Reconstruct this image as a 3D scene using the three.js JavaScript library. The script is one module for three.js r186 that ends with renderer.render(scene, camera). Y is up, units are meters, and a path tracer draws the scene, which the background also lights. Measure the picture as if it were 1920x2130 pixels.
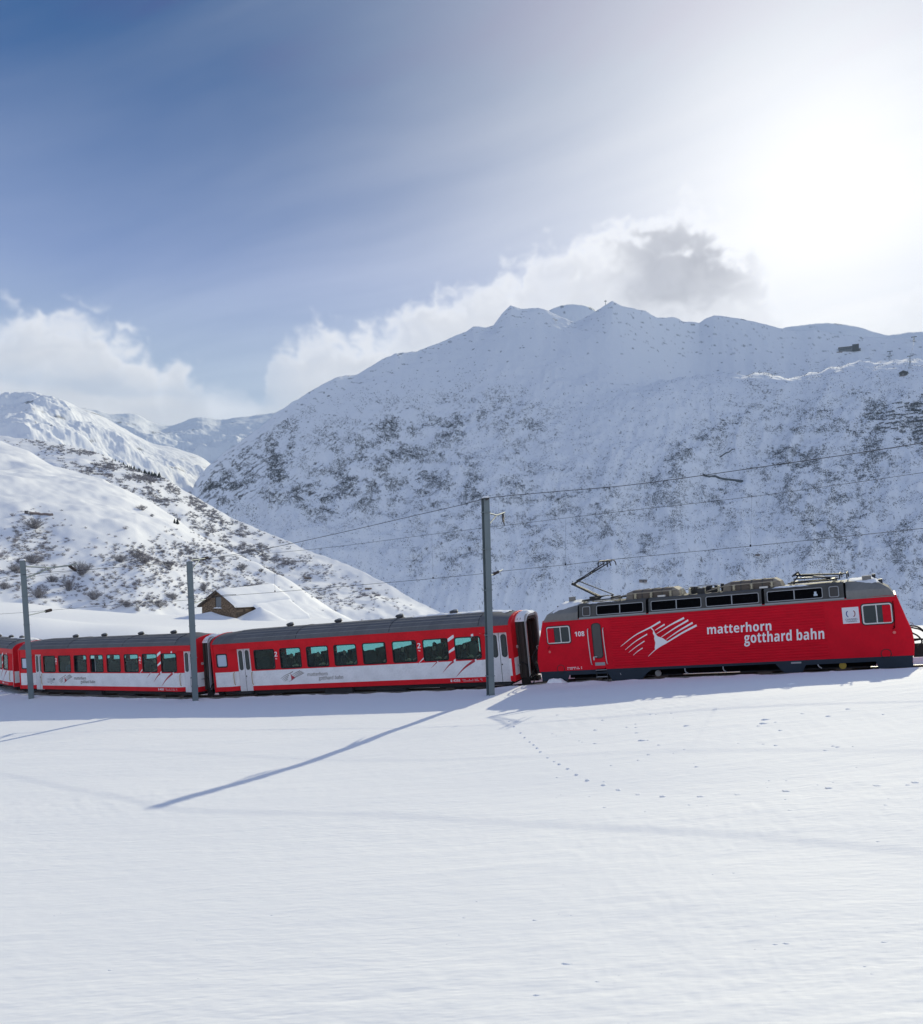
import * as THREE from 'three';
import { mergeGeometries } from 'three/addons/utils/BufferGeometryUtils.js';
import { ConvexGeometry } from 'three/addons/geometries/ConvexGeometry.js';
import { TextGeometry } from 'three/addons/geometries/TextGeometry.js';
import { FontLoader } from 'three/addons/loaders/FontLoader.js';
import { MarchingCubes } from 'three/addons/objects/MarchingCubes.js';

// ------------------------------------------------------------------ camera, sky, sun, exposure
const CY = 6;                                     // eye height above the datum
const FPX = 1698, PX0 = 960, PY0 = 1208;          // focal length and horizon of the photograph, in its own pixels
const scene = new THREE.Scene();
const camera = new THREE.PerspectiveCamera(2 * Math.atan(1065 / FPX) * 180 / Math.PI, 1920 / 2130, 0.3, 40000);
camera.position.set(0, CY, 0);
camera.lookAt(0, CY, -10);
camera.setViewOffset(1920, 2130, 0, 1065 - PY0, 1920, 2130);   // level camera with a shifted lens
camera.updateProjectionMatrix();
const renderer = new THREE.WebGLRenderer({ antialias: true });
renderer.setSize(923, 1024);
renderer.toneMapping = THREE.LinearToneMapping;
renderer.toneMappingExposure = 1.0;
renderer.shadowMap.enabled = true;

const SUN_AZ = 24.4 * Math.PI / 180, SUN_EL = 24.5 * Math.PI / 180;
const sunDir = new THREE.Vector3(Math.sin(SUN_AZ) * Math.cos(SUN_EL), Math.sin(SUN_EL), -Math.cos(SUN_AZ) * Math.cos(SUN_EL));
const sun = new THREE.DirectionalLight(new THREE.Color(1, 0.93, 0.69), 4.3);
sun.target.position.set(0, 0, -30);
sun.position.copy(sunDir).multiplyScalar(200).add(sun.target.position);
sun.castShadow = true;
sun.shadow.radius = 1.1;
Object.assign(sun.shadow.camera, { left: -90, right: 90, top: 90, bottom: -90, near: 1, far: 600 });
sun.shadow.mapSize.set(2048, 2048);
scene.add(sun, sun.target);
scene.fog = new THREE.FogExp2(new THREE.Color(0.54, 0.76, 1.0), 0.000048);

// ------------------------------------------------------------------ small tools
function rng(seed) { let s = seed >>> 0; return () => { s = (s + 0x6D2B79F5) >>> 0; let t = Math.imul(s ^ (s >>> 15), 1 | s); t = (t + Math.imul(t ^ (t >>> 7), 61 | t)) ^ t; return ((t ^ (t >>> 14)) >>> 0) / 4294967296; }; }
const PERM = new Uint8Array(512); { const r = rng(77), p = [...Array(256).keys()]; for (let i = 255; i > 0; i--) { const j = Math.floor(r() * (i + 1)); [p[i], p[j]] = [p[j], p[i]]; } for (let i = 0; i < 512; i++) PERM[i] = p[i & 255]; }
const GX = new Float32Array(256), GY = new Float32Array(256); for (let i = 0; i < 256; i++) { const a = i / 256 * 6.283185 * 7; GX[i] = Math.cos(a); GY[i] = Math.sin(a); }
function noise(x, y) {                             // gradient noise, about -0.7 .. 0.7
  const xi = Math.floor(x), yi = Math.floor(y), fx = x - xi, fy = y - yi, X = xi & 255, Y = yi & 255;
  const u = fx * fx * fx * (fx * (fx * 6 - 15) + 10), v = fy * fy * fy * (fy * (fy * 6 - 15) + 10);
  const a = PERM[PERM[X] + Y], b = PERM[PERM[X + 1] + Y], c = PERM[PERM[X] + Y + 1], d = PERM[PERM[X + 1] + Y + 1];
  const n0 = GX[a] * fx + GY[a] * fy, n1 = GX[b] * (fx - 1) + GY[b] * fy, n2 = GX[c] * fx + GY[c] * (fy - 1), n3 = GX[d] * (fx - 1) + GY[d] * (fy - 1);
  return (n0 + (n1 - n0) * u) + ((n2 + (n3 - n2) * u) - (n0 + (n1 - n0) * u)) * v;
}
function fbm(x, y, o = 4, g = 0.5) { let s = 0, a = 1; for (let i = 0; i < o; i++) { s += a * noise(x + i * 17.3, y - i * 9.1); a *= g; x *= 2.03; y *= 2.03; } return s; }
function ridged(x, y, o = 4, g = 0.5) { let s = 0, a = 1; for (let i = 0; i < o; i++) { s += a * (0.5 - Math.abs(noise(x + i * 31.7, y + i * 5.3)) * 1.6); a *= g; x *= 2.07; y *= 2.07; } return s; }
const clamp = (x, a = 0, b = 1) => Math.min(b, Math.max(a, x));
const sstep = (a, b, x) => { const t = clamp((x - a) / (b - a)); return t * t * (3 - 2 * t); };
const lerp = (a, b, t) => a + (b - a) * t;
function table(pairs) {                            // piecewise linear y(x) from a flat list x, y, x, y ...
  const n = pairs.length / 2;
  return (x) => {
    if (x <= pairs[0]) return pairs[1];
    for (let i = 1; i < n; i++) if (x <= pairs[2 * i]) { const t = (x - pairs[2 * i - 2]) / (pairs[2 * i] - pairs[2 * i - 2]); return lerp(pairs[2 * i - 1], pairs[2 * i + 1], t); }
    return pairs[2 * n - 1];
  };
}
const at = (px, py, depth) => new THREE.Vector3((px - PX0) / FPX * depth, CY + (PY0 - py) / FPX * depth, -depth);   // a sight line followed to a depth
const azOf = (px) => Math.atan((px - PX0) / FPX);
const pxOf = (az) => PX0 + FPX * Math.tan(az);
const tanOf = (px, py) => (PY0 - py) / FPX * Math.cos(azOf(px));   // rise per metre of ground distance along that bearing

const taken = {};
function numbered(name) { if (!(name in taken)) { taken[name] = 0; return name; } taken[name]++; return name + '_' + String(taken[name]).padStart(3, '0'); }
function tag(o, label, category, group, kind) { if (label) o.userData.label = label; if (category) o.userData.category = category; if (group) o.userData.group = group; if (kind) o.userData.kind = kind; return o; }
function shade(o) { o.traverse((c) => { c.castShadow = true; c.receiveShadow = true; }); return o; }
function top(name, o, label, category, group, kind) { o.name = numbered(name); scene.add(o); tag(o, label, category, group, kind); return shade(o); }
const col = (r, g, b) => new THREE.Color().setRGB(r, g, b);
const std = (c, rough = 0.7, extra = {}) => new THREE.MeshStandardMaterial({ color: c, roughness: rough, metalness: 0, side: THREE.DoubleSide, ...extra });
function dataTex(w, h, fn, srgb = false) {
  const d = new Uint8Array(w * h * 4);
  for (let y = 0; y < h; y++) for (let x = 0; x < w; x++) { const v = fn(x / w, y / h, x, y); for (let k = 0; k < 3; k++) d[(y * w + x) * 4 + k] = clamp(Array.isArray(v) ? v[k] : v) * 255; d[(y * w + x) * 4 + 3] = 255; }
  const t = new THREE.DataTexture(d, w, h); t.wrapS = t.wrapT = THREE.RepeatWrapping; t.magFilter = THREE.LinearFilter; t.minFilter = THREE.LinearMipmapLinearFilter; t.generateMipmaps = true;
  if (srgb) t.colorSpace = THREE.SRGBColorSpace; t.needsUpdate = true; return t;
}
function tnoise(u, v, fu, fv, o = 3) {             // noise that tiles on the unit square
  const w = (a, b) => { let s = 0, amp = 1; let x = a * fu, y = b * fv; for (let i = 0; i < o; i++) { s += amp * noise(x + 40, y + 80); x *= 2; y *= 2; amp *= 0.5; } return s; };
  const a = sstep(0.0, 1, u), b = sstep(0, 1, v);
  return (w(u, v) * (1 - a) + w(u - 1, v) * a) * (1 - b) + (w(u, v - 1) * (1 - a) + w(u - 1, v - 1) * a) * b;
}

// ------------------------------------------------------------------ the sky: clear blue on the left, low cumulus, and an unseen cloud layer added for ambient fill
{
  const W = 3072, H = 1536, d = new Float32Array(W * H * 4), D = 180 / Math.PI;
  const cumTop = table([-40, 14, -33, 16.2, -29, 16.6, -25, 16.9, -22.8, 16.2, -21.2, 15.2, -20.3, 13.2, -19.2, 15.0, -17.6, 13.6, -16.6, 10, -15, 9, -13, 15.6, -10, 17.4, -7, 17.2, -5, 17.6, -3, 19.4, -1, 19.6, 1, 20.2, 4, 21, 6, 22.4, 8.5, 23.2, 10.8, 23.2, 13, 23.8, 15, 23.8, 17.5, 23, 19.5, 21.4, 21, 18.8, 22, 16.5, 24, 15, 29, 18, 33, 20, 40, 16]);
  const cumMass = table([-40, 0.6, -31, 1, -22, 1, -19.6, 0.75, -18.2, 0.75, -16.4, 0.1, -14.6, 0.15, -11, 0.75, -6, 1, 19.5, 1, 21.5, 0.6, 23, 0.3, 30, 0.5, 40, 0.6]);
  for (let j = 0; j < H; j++) {
    const el = ((j + 0.5) / H - 0.5) * Math.PI, eD = el * D, ce = Math.cos(el), se = Math.sin(el);
    for (let i = 0; i < W; i++) {
      const th = ((i + 0.5) / W - 0.5) * 2 * Math.PI, x = Math.cos(th) * ce, z = Math.sin(th) * ce;
      const az = Math.atan2(x, -z), aD = az * D, o = (j * W + i) * 4;
      if (eD < -1) { d[o] = 0.45; d[o + 1] = 0.5; d[o + 2] = 0.6; d[o + 3] = 1; continue; }
      const ang = Math.acos(clamp(x * sunDir.x + se * sunDir.y + z * sunDir.z, -1, 1)) * D;
      const e = Math.max(eD, 0), k = 1 - sstep(8, 36, e);
      const pale = sstep(21, 11, e); let r = 0.43 * k - 0.026 + 0.10 * pale, g = 0.046 + 0.45 * k + 0.11 * pale, b = 0.235 + 0.57 * k - 0.03 * pale;
      // cirrus streaks drawn out along the wind; unseen cloud behind and to the right is added to brighten the ambient
      const sx = x / (se + 0.22), sz = z / (se + 0.22), q0 = sx * 0.93 + sz * 0.37, q1 = -sx * 0.37 + sz * 0.93;
      const streak = fbm(q0 * 0.8 + 3.1, q1 * 4.2 + 1.5 * fbm(q0 * 0.7, q1 * 0.9, 2), 5, 0.56), wide = fbm(sx * 0.35 + 9, sz * 0.5 + 4, 3);
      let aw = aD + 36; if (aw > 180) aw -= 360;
      const fillVeil = clamp(sstep(58, 130, Math.abs(aw)) * 0.62 * (1 + 0.5 * wide));
      r = lerp(r, 0.56, fillVeil); g = lerp(g, 0.64, fillVeil); b = lerp(b, 0.82, fillVeil);
      const thin = 0.12 * (streak + 0.04) * sstep(4, 16, e) * (0.5 + 0.5 * sstep(52, 20, ang) + fillVeil); r = Math.max(0.004, r + thin); g += thin * 0.95; b += thin * 0.8;
      // glow round the sun, seen through thin high cloud
      const glow = 0.90 * Math.exp(-Math.pow(ang / 22.5, 2)) + 0.24 * Math.exp(-Math.pow(ang / 9, 2));
      r += glow * (1 - 0.35 * Math.min(r, 1)); g += glow * 0.97 * (1 - 0.45 * Math.min(g, 1)); b += glow * 0.93 * (1 - 0.62 * Math.min(b, 1));
      // low cumulus
      if (e < 30) {
        const inside = Math.abs(aD) < 40, topEl = inside ? cumTop(aD) : 14 + 5 * noise(aD * 0.08, 3), mass = inside ? cumMass(aD) : clamp(0.55 + 0.9 * noise(aD * 0.06, 8));
        const wx = aD + 1.2 * fbm(aD * 0.5, e * 0.6, 3), wy = e + 0.9 * fbm(aD * 0.5 + 50, e * 0.6 + 20, 3);
        const puff = fbm(wx * 0.42, wy * 0.6, 7, 0.56), rim = topEl + puff * 1.9 - e;
        const body = sstep(-0.35, 1.5, rim) * sstep(0, 0.5, mass + puff * 0.4) * clamp(mass + 0.15);
        const low = sstep(1.5 + 0.9 * puff, -0.2, e - 11.6 - 1.0 * fbm(aD * 0.12, 2, 3)) * 0.92 * (0.85 + 0.4 * fbm(aD * 0.1 + 5, e * 0.5, 3));         // flat bank on the horizon
        const ragged = clamp(0.85 + 0.8 * fbm(wx * 0.25 + 7, wy * 0.33, 4)) * lerp(sstep(topEl - 15, topEl - 8, e + puff * 2), sstep(12.0, 13.6, e + puff * 0.8), sstep(-12, -16, aD));
        const dens = clamp(Math.max(body * lerp(0.6, 1, ragged) * lerp(0.86, 1, sstep(4, 1, rim)), low));
        const thick = sstep(0.6, 3.2, rim) * sstep(0.35, 1, mass) * clamp(0.55 + 1.3 * fbm(wx * 0.3 + 30, wy * 0.5 + 11, 4));
        const dark = sstep(9.5, 13.5, aD + puff) * sstep(21.5, 17, aD + puff) * sstep(16.8, 19.2, e + puff) * sstep(24, 21.6, e - puff);
        const lit = 0.90 + 0.14 * sstep(2.6, 0.2, rim) + 0.25 * Math.exp(-ang / 14);
        const sh = clamp(1 - 0.10 * thick - 0.44 * dark * sstep(0.6, 2.0, rim));
        r = lerp(r, lit * sh * 1.0, dens * 0.93); g = lerp(g, lit * sh * 1.0, dens * 0.93); b = lerp(b, lit * (sh * 0.97 + 0.06), dens * 0.93);
      }
      d[o] = r; d[o + 1] = g; d[o + 2] = b; d[o + 3] = 1;
    }
  }
  const sky = new THREE.DataTexture(d, W, H, THREE.RGBAFormat, THREE.FloatType);
  sky.mapping = THREE.EquirectangularReflectionMapping; sky.magFilter = sky.minFilter = THREE.LinearFilter; sky.wrapS = THREE.RepeatWrapping; sky.needsUpdate = true;
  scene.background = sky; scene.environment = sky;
}

// ------------------------------------------------------------------ vehicles' places: corner of the near side, heading, grade, cant (from the perspective of their edges)
function pose(x, y, depth, psi, grade, cant, L, rail) {
  const t = new THREE.Vector3(Math.cos(psi) * Math.cos(grade), Math.sin(grade), Math.sin(psi) * Math.cos(grade));
  const n0 = new THREE.Vector3(-Math.sin(psi), 0, Math.cos(psi)), v0 = new THREE.Vector3().crossVectors(n0, t);
  const n = n0.clone().multiplyScalar(Math.cos(cant)).addScaledVector(v0, Math.sin(cant)), v = v0.clone().multiplyScalar(Math.cos(cant)).addScaledVector(n0, -Math.sin(cant));
  const o = new THREE.Vector3(x, CY + y, -depth);
  const p = (u, vv, w) => o.clone().addScaledVector(t, u).addScaledVector(v, vv).addScaledVector(n, w);
  return { o, t, v, n, L, rail, p };
}
const LOCO = pose(3.3187, -3.8744, 34.7264, 0.4754, 0.0928, -0.0389, 14.0, -0.57);
const COACH = [
  pose(-12.7361, -5.7787, 42.4799, 0.4302, 0.0851, -0.0554, 16.62, -0.42),
  pose(-27.6413 - 0.27 * 0.842, -6.8197 - 0.27 * 0.06, 51.5323 + 0.27 * 0.538, 0.5687, 0.0606, -0.0271, 16.62, -0.42),
];
{ const psi = 0.84, c = pose(0, 0, 0, psi, 0.035, -0.02, 16.62, -0.42), e = at(29.5, 1428.5, 53.6), o = e.addScaledVector(c.t, -16.62); COACH.push(pose(o.x, o.y - CY, -o.z, psi, 0.035, -0.02, 16.62, -0.42)); }
const W = 2.65;
const railPts = [];
for (const c of [COACH[2], COACH[1], COACH[0], LOCO]) for (const f of [0.06, 0.5, 0.94]) railPts.push(c.p(c.L * f, c.rail, -W / 2));
railPts.unshift(COACH[2].p(-14, COACH[2].rail, -W / 2).add(new THREE.Vector3(0, 0.2, -6)), COACH[2].p(-6, COACH[2].rail, -W / 2));
railPts.push(LOCO.p(20, LOCO.rail, -W / 2), LOCO.p(30, LOCO.rail - 0.2, -W / 2), LOCO.p(44, LOCO.rail - 0.5, -W / 2));
const railCurve = new THREE.CatmullRomCurve3(railPts, false, 'centripetal');
const railLine = railCurve.getSpacedPoints(240);
function nearTrack(x, z) {                         // [distance from the track's centre line (positive on the camera's side), rail height there]
  let best = 1e9, bi = 0;
  for (let i = 0; i < railLine.length; i++) { const q = railLine[i], dd = (q.x - x) ** 2 + (q.z - z) ** 2; if (dd < best) { best = dd; bi = i; } }
  const a = railLine[Math.max(0, bi - 1)], b = railLine[Math.min(railLine.length - 1, bi + 1)], q = railLine[bi];
  const tx = b.x - a.x, tz = b.z - a.z, l = Math.hypot(tx, tz), s = ((x - q.x) * tx + (z - q.z) * tz) / l;
  const w = ((x - q.x) * -tz + (z - q.z) * tx) / l;
  return [(w < 0 ? -1 : 1) * Math.max(Math.abs(w), Math.sqrt(best) - 0.6), q.y + (b.y - a.y) / l * clamp(s, -1, 1)];
}

// ------------------------------------------------------------------ the near snowfield
const ctl = [];                                    // surveyed spots: x, depth, height relative to the eye
for (let i = 0; i < railLine.length; i += 6) { const q = railLine[i]; ctl.push([q.x, -q.z, q.y - CY + 0.12, 2.2]); }
ctl.push([0.96, 32.2, -4.98, 1], [-3, 29.2, -5.07, 1], [-4.2, 21.9, -4.92, 4], [-6.4, 17.1, -4.72, 4], [-9, 14, -4.6, 2], [6.63, 26, -3.72, 1], [9.8, 24.8, -3.12, 3], [12.8, 24.4, -2.72, 4], [16.5, 24, -2.45, 3], [-8.4, 33, -5.6, 1], [-24, 42.5, -7.3, 1], [-26, 48, -7.3, 1], [-13.4, 40.4, -6.25, 1],
  [0, 8, -3.85, 1], [0, 1, -2.75, 1], [-8, 8, -4.15, 1], [8, 8, -3.5, 1], [8, 17, -3.55, 1], [15, 17, -2.7, 1], [-15, 20, -5.35, 1], [-20, 31, -6.5, 1], [26, 24, -1.9, 1], [-36, 40, -7.7, 1], [2, 25, -4.45, 1], [1, 16, -4.35, 1],
  [0, -15, -2, 1], [-40, -10, -4, 1], [40, -10, -1, 1], [-60, 20, -7, 1], [60, 20, -1, 1], [0, -60, -1, 2], [-90, -40, -4, 2], [90, -40, 0, 2]);
const crestPx = [[-300, 1250, 150], [0, 1254, 150], [32, 1251, 150], [70, 1258, 150], [137, 1270, 150], [316, 1279, 165], [411, 1279, 165], [607, 1280, 165], [696, 1289, 150], [800, 1298, 135], [960, 1306, 120], [1100, 1313, 110], [1300, 1316, 108], [1500, 1312, 108], [1900, 1302, 108], [2300, 1290, 108]];
for (const [px, py, dep] of crestPx) { const p = at(px, py, dep); ctl.push([p.x, dep, p.y - CY, 1.5]); }
for (const [px, py, dep] of [[0, 1285, 95], [250, 1305, 95], [500, 1312, 100], [700, 1318, 90], [960, 1325, 80], [1200, 1328, 75], [1600, 1310, 72], [1900, 1315, 70]]) { const p = at(px, py, dep); ctl.push([p.x, dep, p.y - CY, 1]); }
function baseHeight(x, dep) {                      // moving least squares plane through the surveyed spots
  let sw = 0, sx = 0, sy = 0, sh = 0, sxx = 0, sxy = 0, syy = 0, sxh = 0, syh = 0;
  for (const c of ctl) {
    const dx = c[0] - x, dy = c[1] - dep, w = c[3] / ((dx * dx + dy * dy + 26) ** 1.8);
    sw += w; sx += w * dx; sy += w * dy; sh += w * c[2]; sxx += w * dx * dx; sxy += w * dx * dy; syy += w * dy * dy; sxh += w * dx * c[2]; syh += w * dy * c[2];
  }
  const ridge = sw * 6; sxx += ridge; syy += ridge;
  const mx = sx / sw, my = sy / sw, mh = sh / sw, a = sxx - sw * mx * mx, b = sxy - sw * mx * my, c = syy - sw * my * my, p = sxh - sw * mx * mh, q = syh - sw * my * mh, det = a * c - b * b;
  const gx = (p * c - q * b) / det, gy = (a * q - b * p) / det;
  return mh - gx * mx - gy * my;
}
const crestRange = table(crestPx.flatMap(([px, , dep]) => [azOf(px), dep / Math.cos(azOf(px))]));
function groundHeight(x, z, fine = true) {
  const dep = -z; let y = baseHeight(x, dep);
  const [w, ry] = nearTrack(x, z), a = Math.abs(w);
  if (a < 5) {                                     // a shallow trench for the track, with a low berm of ploughed snow beside it
    const side = 0.05 * Math.exp(-(((a - 1.95) / 0.45) ** 2)) * (1 + 1.6 * fbm(x * 0.9, z * 0.9, 3));
    y = lerp(y, ry - CY + (w > 0 ? 0.02 : 0.15), sstep(3.2, 1.5, a)) + side;
    y = lerp(y, ry - CY - 0.09 + 0.03 * noise(x * 3, z * 3), sstep(1.9, 1.35, a));
  }
  const off = sstep(1.8, 3.5, a);
  y += off * (0.06 * noise(x * 0.09 + 3, z * 0.13) + 0.025 * noise(x * 0.22 + 30, z * 0.5));
  if (fine) {
    const drift = noise(x * 0.55 + 5 + 0.8 * noise(x * 0.2, z * 0.5), z * 2.1 + x * 0.25), rough = sstep(-0.15, 0.45, noise(x * 0.11 + 11, z * 0.2 + 7) + 0.012 * x);
    y += off * (0.016 * Math.abs(drift) + rough * 0.02 * (1.0 * Math.max(0, ridged(x * 0.7 + z * 0.2, z * 3.4 + x * 0.5, 3))) + 0.004 * noise(x * 3, z * 7));
  }
  const r = Math.hypot(x, z), c = crestRange(Math.atan2(x, -z)) + 6 * noise(x * 0.03, 2);
  if (r > c) y -= 0.006 * (r - c) ** 2;
  return y + CY;
}
const snowTex = dataTex(1024, 1024, (u, v) => 0.5 + 0.26 * tnoise(u, v, 6, 26, 4) + 0.16 * tnoise(u + 0.3, v, 30, 90, 2));
snowTex.repeat.set(1, 1);
const snowMat = new THREE.MeshStandardMaterial({ color: col(0.86, 0.87, 0.885), roughness: 0.82, bumpMap: snowTex, bumpScale: 0.022, side: THREE.DoubleSide });
const plainSnow = new THREE.MeshStandardMaterial({ color: col(0.86, 0.87, 0.885), roughness: 0.85, side: THREE.DoubleSide });
function grid(azs, radii, height, uvScale = 0) {   // a fan of ground between bearings and ranges
  const na = azs.length, nr = radii.length, pos = new Float32Array(na * nr * 3), uv = new Float32Array(na * nr * 2), idx = new Uint32Array((na - 1) * (nr - 1) * 6);
  let k = 0;
  for (let i = 0; i < na; i++) for (let j = 0; j < nr; j++) {
    const rr = typeof radii === 'function' ? 0 : radii[j], x = Math.sin(azs[i]) * rr, z = -Math.cos(azs[i]) * rr, o = i * nr + j;
    pos[o * 3] = x; pos[o * 3 + 1] = height(x, z); pos[o * 3 + 2] = z; if (uvScale) { uv[o * 2] = x / uvScale; uv[o * 2 + 1] = z / uvScale; }
  }
  for (let i = 0; i < na - 1; i++) for (let j = 0; j < nr - 1; j++) { const a = i * nr + j, b = a + nr; idx[k++] = a; idx[k++] = a + 1; idx[k++] = b; idx[k++] = b; idx[k++] = a + 1; idx[k++] = b + 1; }
  const g = new THREE.BufferGeometry(); g.setAttribute('position', new THREE.BufferAttribute(pos, 3)); if (uvScale) g.setAttribute('uv', new THREE.BufferAttribute(uv, 2));
  g.setIndex(new THREE.BufferAttribute(idx, 1)); g.computeVertexNormals(); return g;
}
{
  const azs = []; for (let a = -180; a < -36; a += 6) azs.push(a); for (let i = 0; i <= 620; i++) azs.push(-36 + 72 * i / 620); for (let a = 42; a <= 180; a += 6) azs.push(a);
  const radii = [];
  for (let i = 0; i < 260; i++) radii.push(1.0 * Math.pow(24, i / 260)); for (let r = 24; r < 58; r += 0.125) radii.push(r); for (let i = 0; i <= 90; i++) radii.push(58 * Math.pow(300 / 58, i / 90));
  const g = grid(azs.map((a) => a * Math.PI / 180), radii, (x, z) => groundHeight(x, z), 7);
  top('snow_ground', new THREE.Mesh(g, snowMat), 'white wind-brushed snowfield sloping around the railway line', null, null, 'structure');
}

// ------------------------------------------------------------------ hillsides and mountains
function sheet(px0, px1, na, nr, prof, colour) {   // prof(px, s) -> [range, height above the eye]; s runs from the foot to the crest and a little past it
  const pos = new Float32Array(na * nr * 3), cl = new Float32Array(na * nr * 3), idx = new Uint32Array((na - 1) * (nr - 1) * 6), a0 = azOf(px0), a1 = azOf(px1); let k = 0;
  for (let i = 0; i < na; i++) { const az = lerp(a0, a1, i / (na - 1)), px = pxOf(az); for (let j = 0; j < nr; j++) { const o = (i * nr + j) * 3, [r, y] = prof(px, j / (nr - 1)); pos[o] = Math.sin(az) * r; pos[o + 1] = y + CY; pos[o + 2] = -Math.cos(az) * r; } }
  for (let i = 0; i < na - 1; i++) for (let j = 0; j < nr - 1; j++) { const a = i * nr + j, b = a + nr; idx[k++] = a; idx[k++] = a + 1; idx[k++] = b; idx[k++] = b; idx[k++] = a + 1; idx[k++] = b + 1; }
  const g = new THREE.BufferGeometry(); g.setAttribute('position', new THREE.BufferAttribute(pos, 3)); g.setIndex(new THREE.BufferAttribute(idx, 1)); g.computeVertexNormals();
  const nm = g.attributes.normal;
  for (let v = 0; v < na * nr; v++) { const c = colour ? colour(pos[v * 3], pos[v * 3 + 1] - CY, pos[v * 3 + 2], nm.getY(v), (v % nr) / (nr - 1)) : 0; cl[v * 3] = lerp(0.86, 0.105, c); cl[v * 3 + 1] = lerp(0.875, 0.10, c); cl[v * 3 + 2] = lerp(0.895, 0.10, c); }
  g.setAttribute('color', new THREE.BufferAttribute(cl, 3));
  return g;
}
const hillMat = new THREE.MeshStandardMaterial({ vertexColors: true, roughness: 0.9, side: THREE.DoubleSide });
const smooth = (f, w) => { const t = []; for (let p = -500; p <= 2520; p += 10) { let q = 0; for (let i = -4; i <= 4; i++) q += f(p + i * w / 4); t.push(q / 9); } return (px) => { const u = clamp((px + 500) / 10, 0, t.length - 1.001), i = Math.floor(u); return lerp(t[i], t[i + 1], u - i); }; };
const pxpy = (x, y, z) => [PX0 + FPX * x / -z, PY0 - FPX * y / -z];


// --- the big mountain
const mRidge = table([-100, 1200, 300, 1110, 398, 1032, 404, 1008, 431, 973, 462, 946, 500, 919, 538, 892, 569, 862, 612, 835, 654, 808, 700, 785, 746, 777, 788, 752, 823, 735, 869, 731, 919, 712, 969, 690, 985, 679, 1008, 681, 1027, 677, 1042, 656, 1062, 635, 1085, 642, 1119, 640, 1138, 646, 1158, 656, 1192, 671, 1215, 662, 1246, 642, 1274, 626, 1297, 637, 1343, 646, 1366, 660, 1401, 658, 1420, 667, 1455, 671, 1466, 663, 1485, 655, 1512, 658, 1547, 663, 1589, 673, 1620, 681, 1655, 687, 1693, 683, 1743, 694, 1797, 699, 1851, 701, 1897, 706, 1960, 712, 2200, 720, 2500, 760]);
const mBreak = table([1180, 735, 1316, 756, 1374, 769, 1412, 776, 1458, 775, 1528, 769, 1585, 777, 1643, 775, 1701, 769, 1758, 765, 1835, 762, 1874, 752, 1960, 750, 2500, 790]);
const mRidgeM = smooth(mRidge, 55), mRidgeS = smooth(mRidge, 150), mBreakS = smooth(mBreak, 90);
const MF = 1350, MY = -175;
function mProf(px, s) {
  const c = Math.cos(azOf(px)), tr = (PY0 - mRidge(px)) / FPX * c, trm = (PY0 - mRidgeM(px)) / FPX * c, trs = (PY0 - mRidgeS(px)) / FPX * c, k = sstep(1170, 1460, px);
  const Rs = 1007 / (0.63 - trs), tb = lerp(trs * 0.55, (PY0 - mBreakS(px)) / FPX * c, k);
  const Rb0 = (175 + 0.6 * MF) / (0.6 - tb), Rb = lerp(MF + (Rs - MF) * 0.6, Rb0, k), R = lerp(Rs, Rb0 + 880, k);
  const yb = lerp(MY + 0.6 * (R * trs - MY), Rb0 * tb + 38, k);
  const kn = k * (0.7 + 0.5 * noise(px / 70 + 3, 5.5) + 0.2 * noise(px / 22, 2)), S = s * 1.06; let r, y;                     // the last bit runs down the far side
  if (S <= 0.62) { const q = S / 0.62, f = q - kn * Math.max(0, q - 0.84) ** 2 / 0.32; r = lerp(MF, Rb, q); y = lerp(MY, yb, f); }
  else if (S <= 1) { const q = (S - 0.62) / 0.38; r = lerp(Rb, R, q); y = lerp(lerp(MY, yb, 1 - 0.08 * kn), R * lerp(trm, tr, sstep(0.72, 0.96, q)), lerp(q, 1.06 * Math.pow(q, 2.3) - 0.06 * Math.sqrt(q), k)); }
  else { const q = S - 1; r = R + q * 5000; y = R * tr - q * 3600; }
  const a = azOf(px), wx = Math.sin(a) * r, wz = -Math.cos(a) * r, arc = a * 2600;
  const env = sstep(0, 0.15, S) * (1 - 0.93 * sstep(0.5, 0.9, S));
  const gully = ridged(arc / 430 + 0.25 * fbm(wx / 500, wz / 500, 2), r / 1500 + 2, 5, 0.52);
  y += env * (1 - 0.65 * k * Math.exp(-(((S - 0.6) / 0.09) ** 2))) * (44 * (gully - 0.2) + 13 * fbm(wx / 130, wz / 190, 4) + 6 * noise(wx / 30, wz / 40) + 2.2 * noise(wx / 11, wz / 15));
  y += sstep(0.5, 0.95, S) * (3.5 * fbm(wx / 45, wz / 70, 3));
  return [r, y];
}
const blob = (px, py, x, y, sx, sy, rot = 0) => { const c = Math.cos(rot), s = Math.sin(rot), dx = px - x, dy = py - y, a = (dx * c + dy * s) / sx, b = (-dx * s + dy * c) / sy; return Math.exp(-a * a - b * b); };
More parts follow.
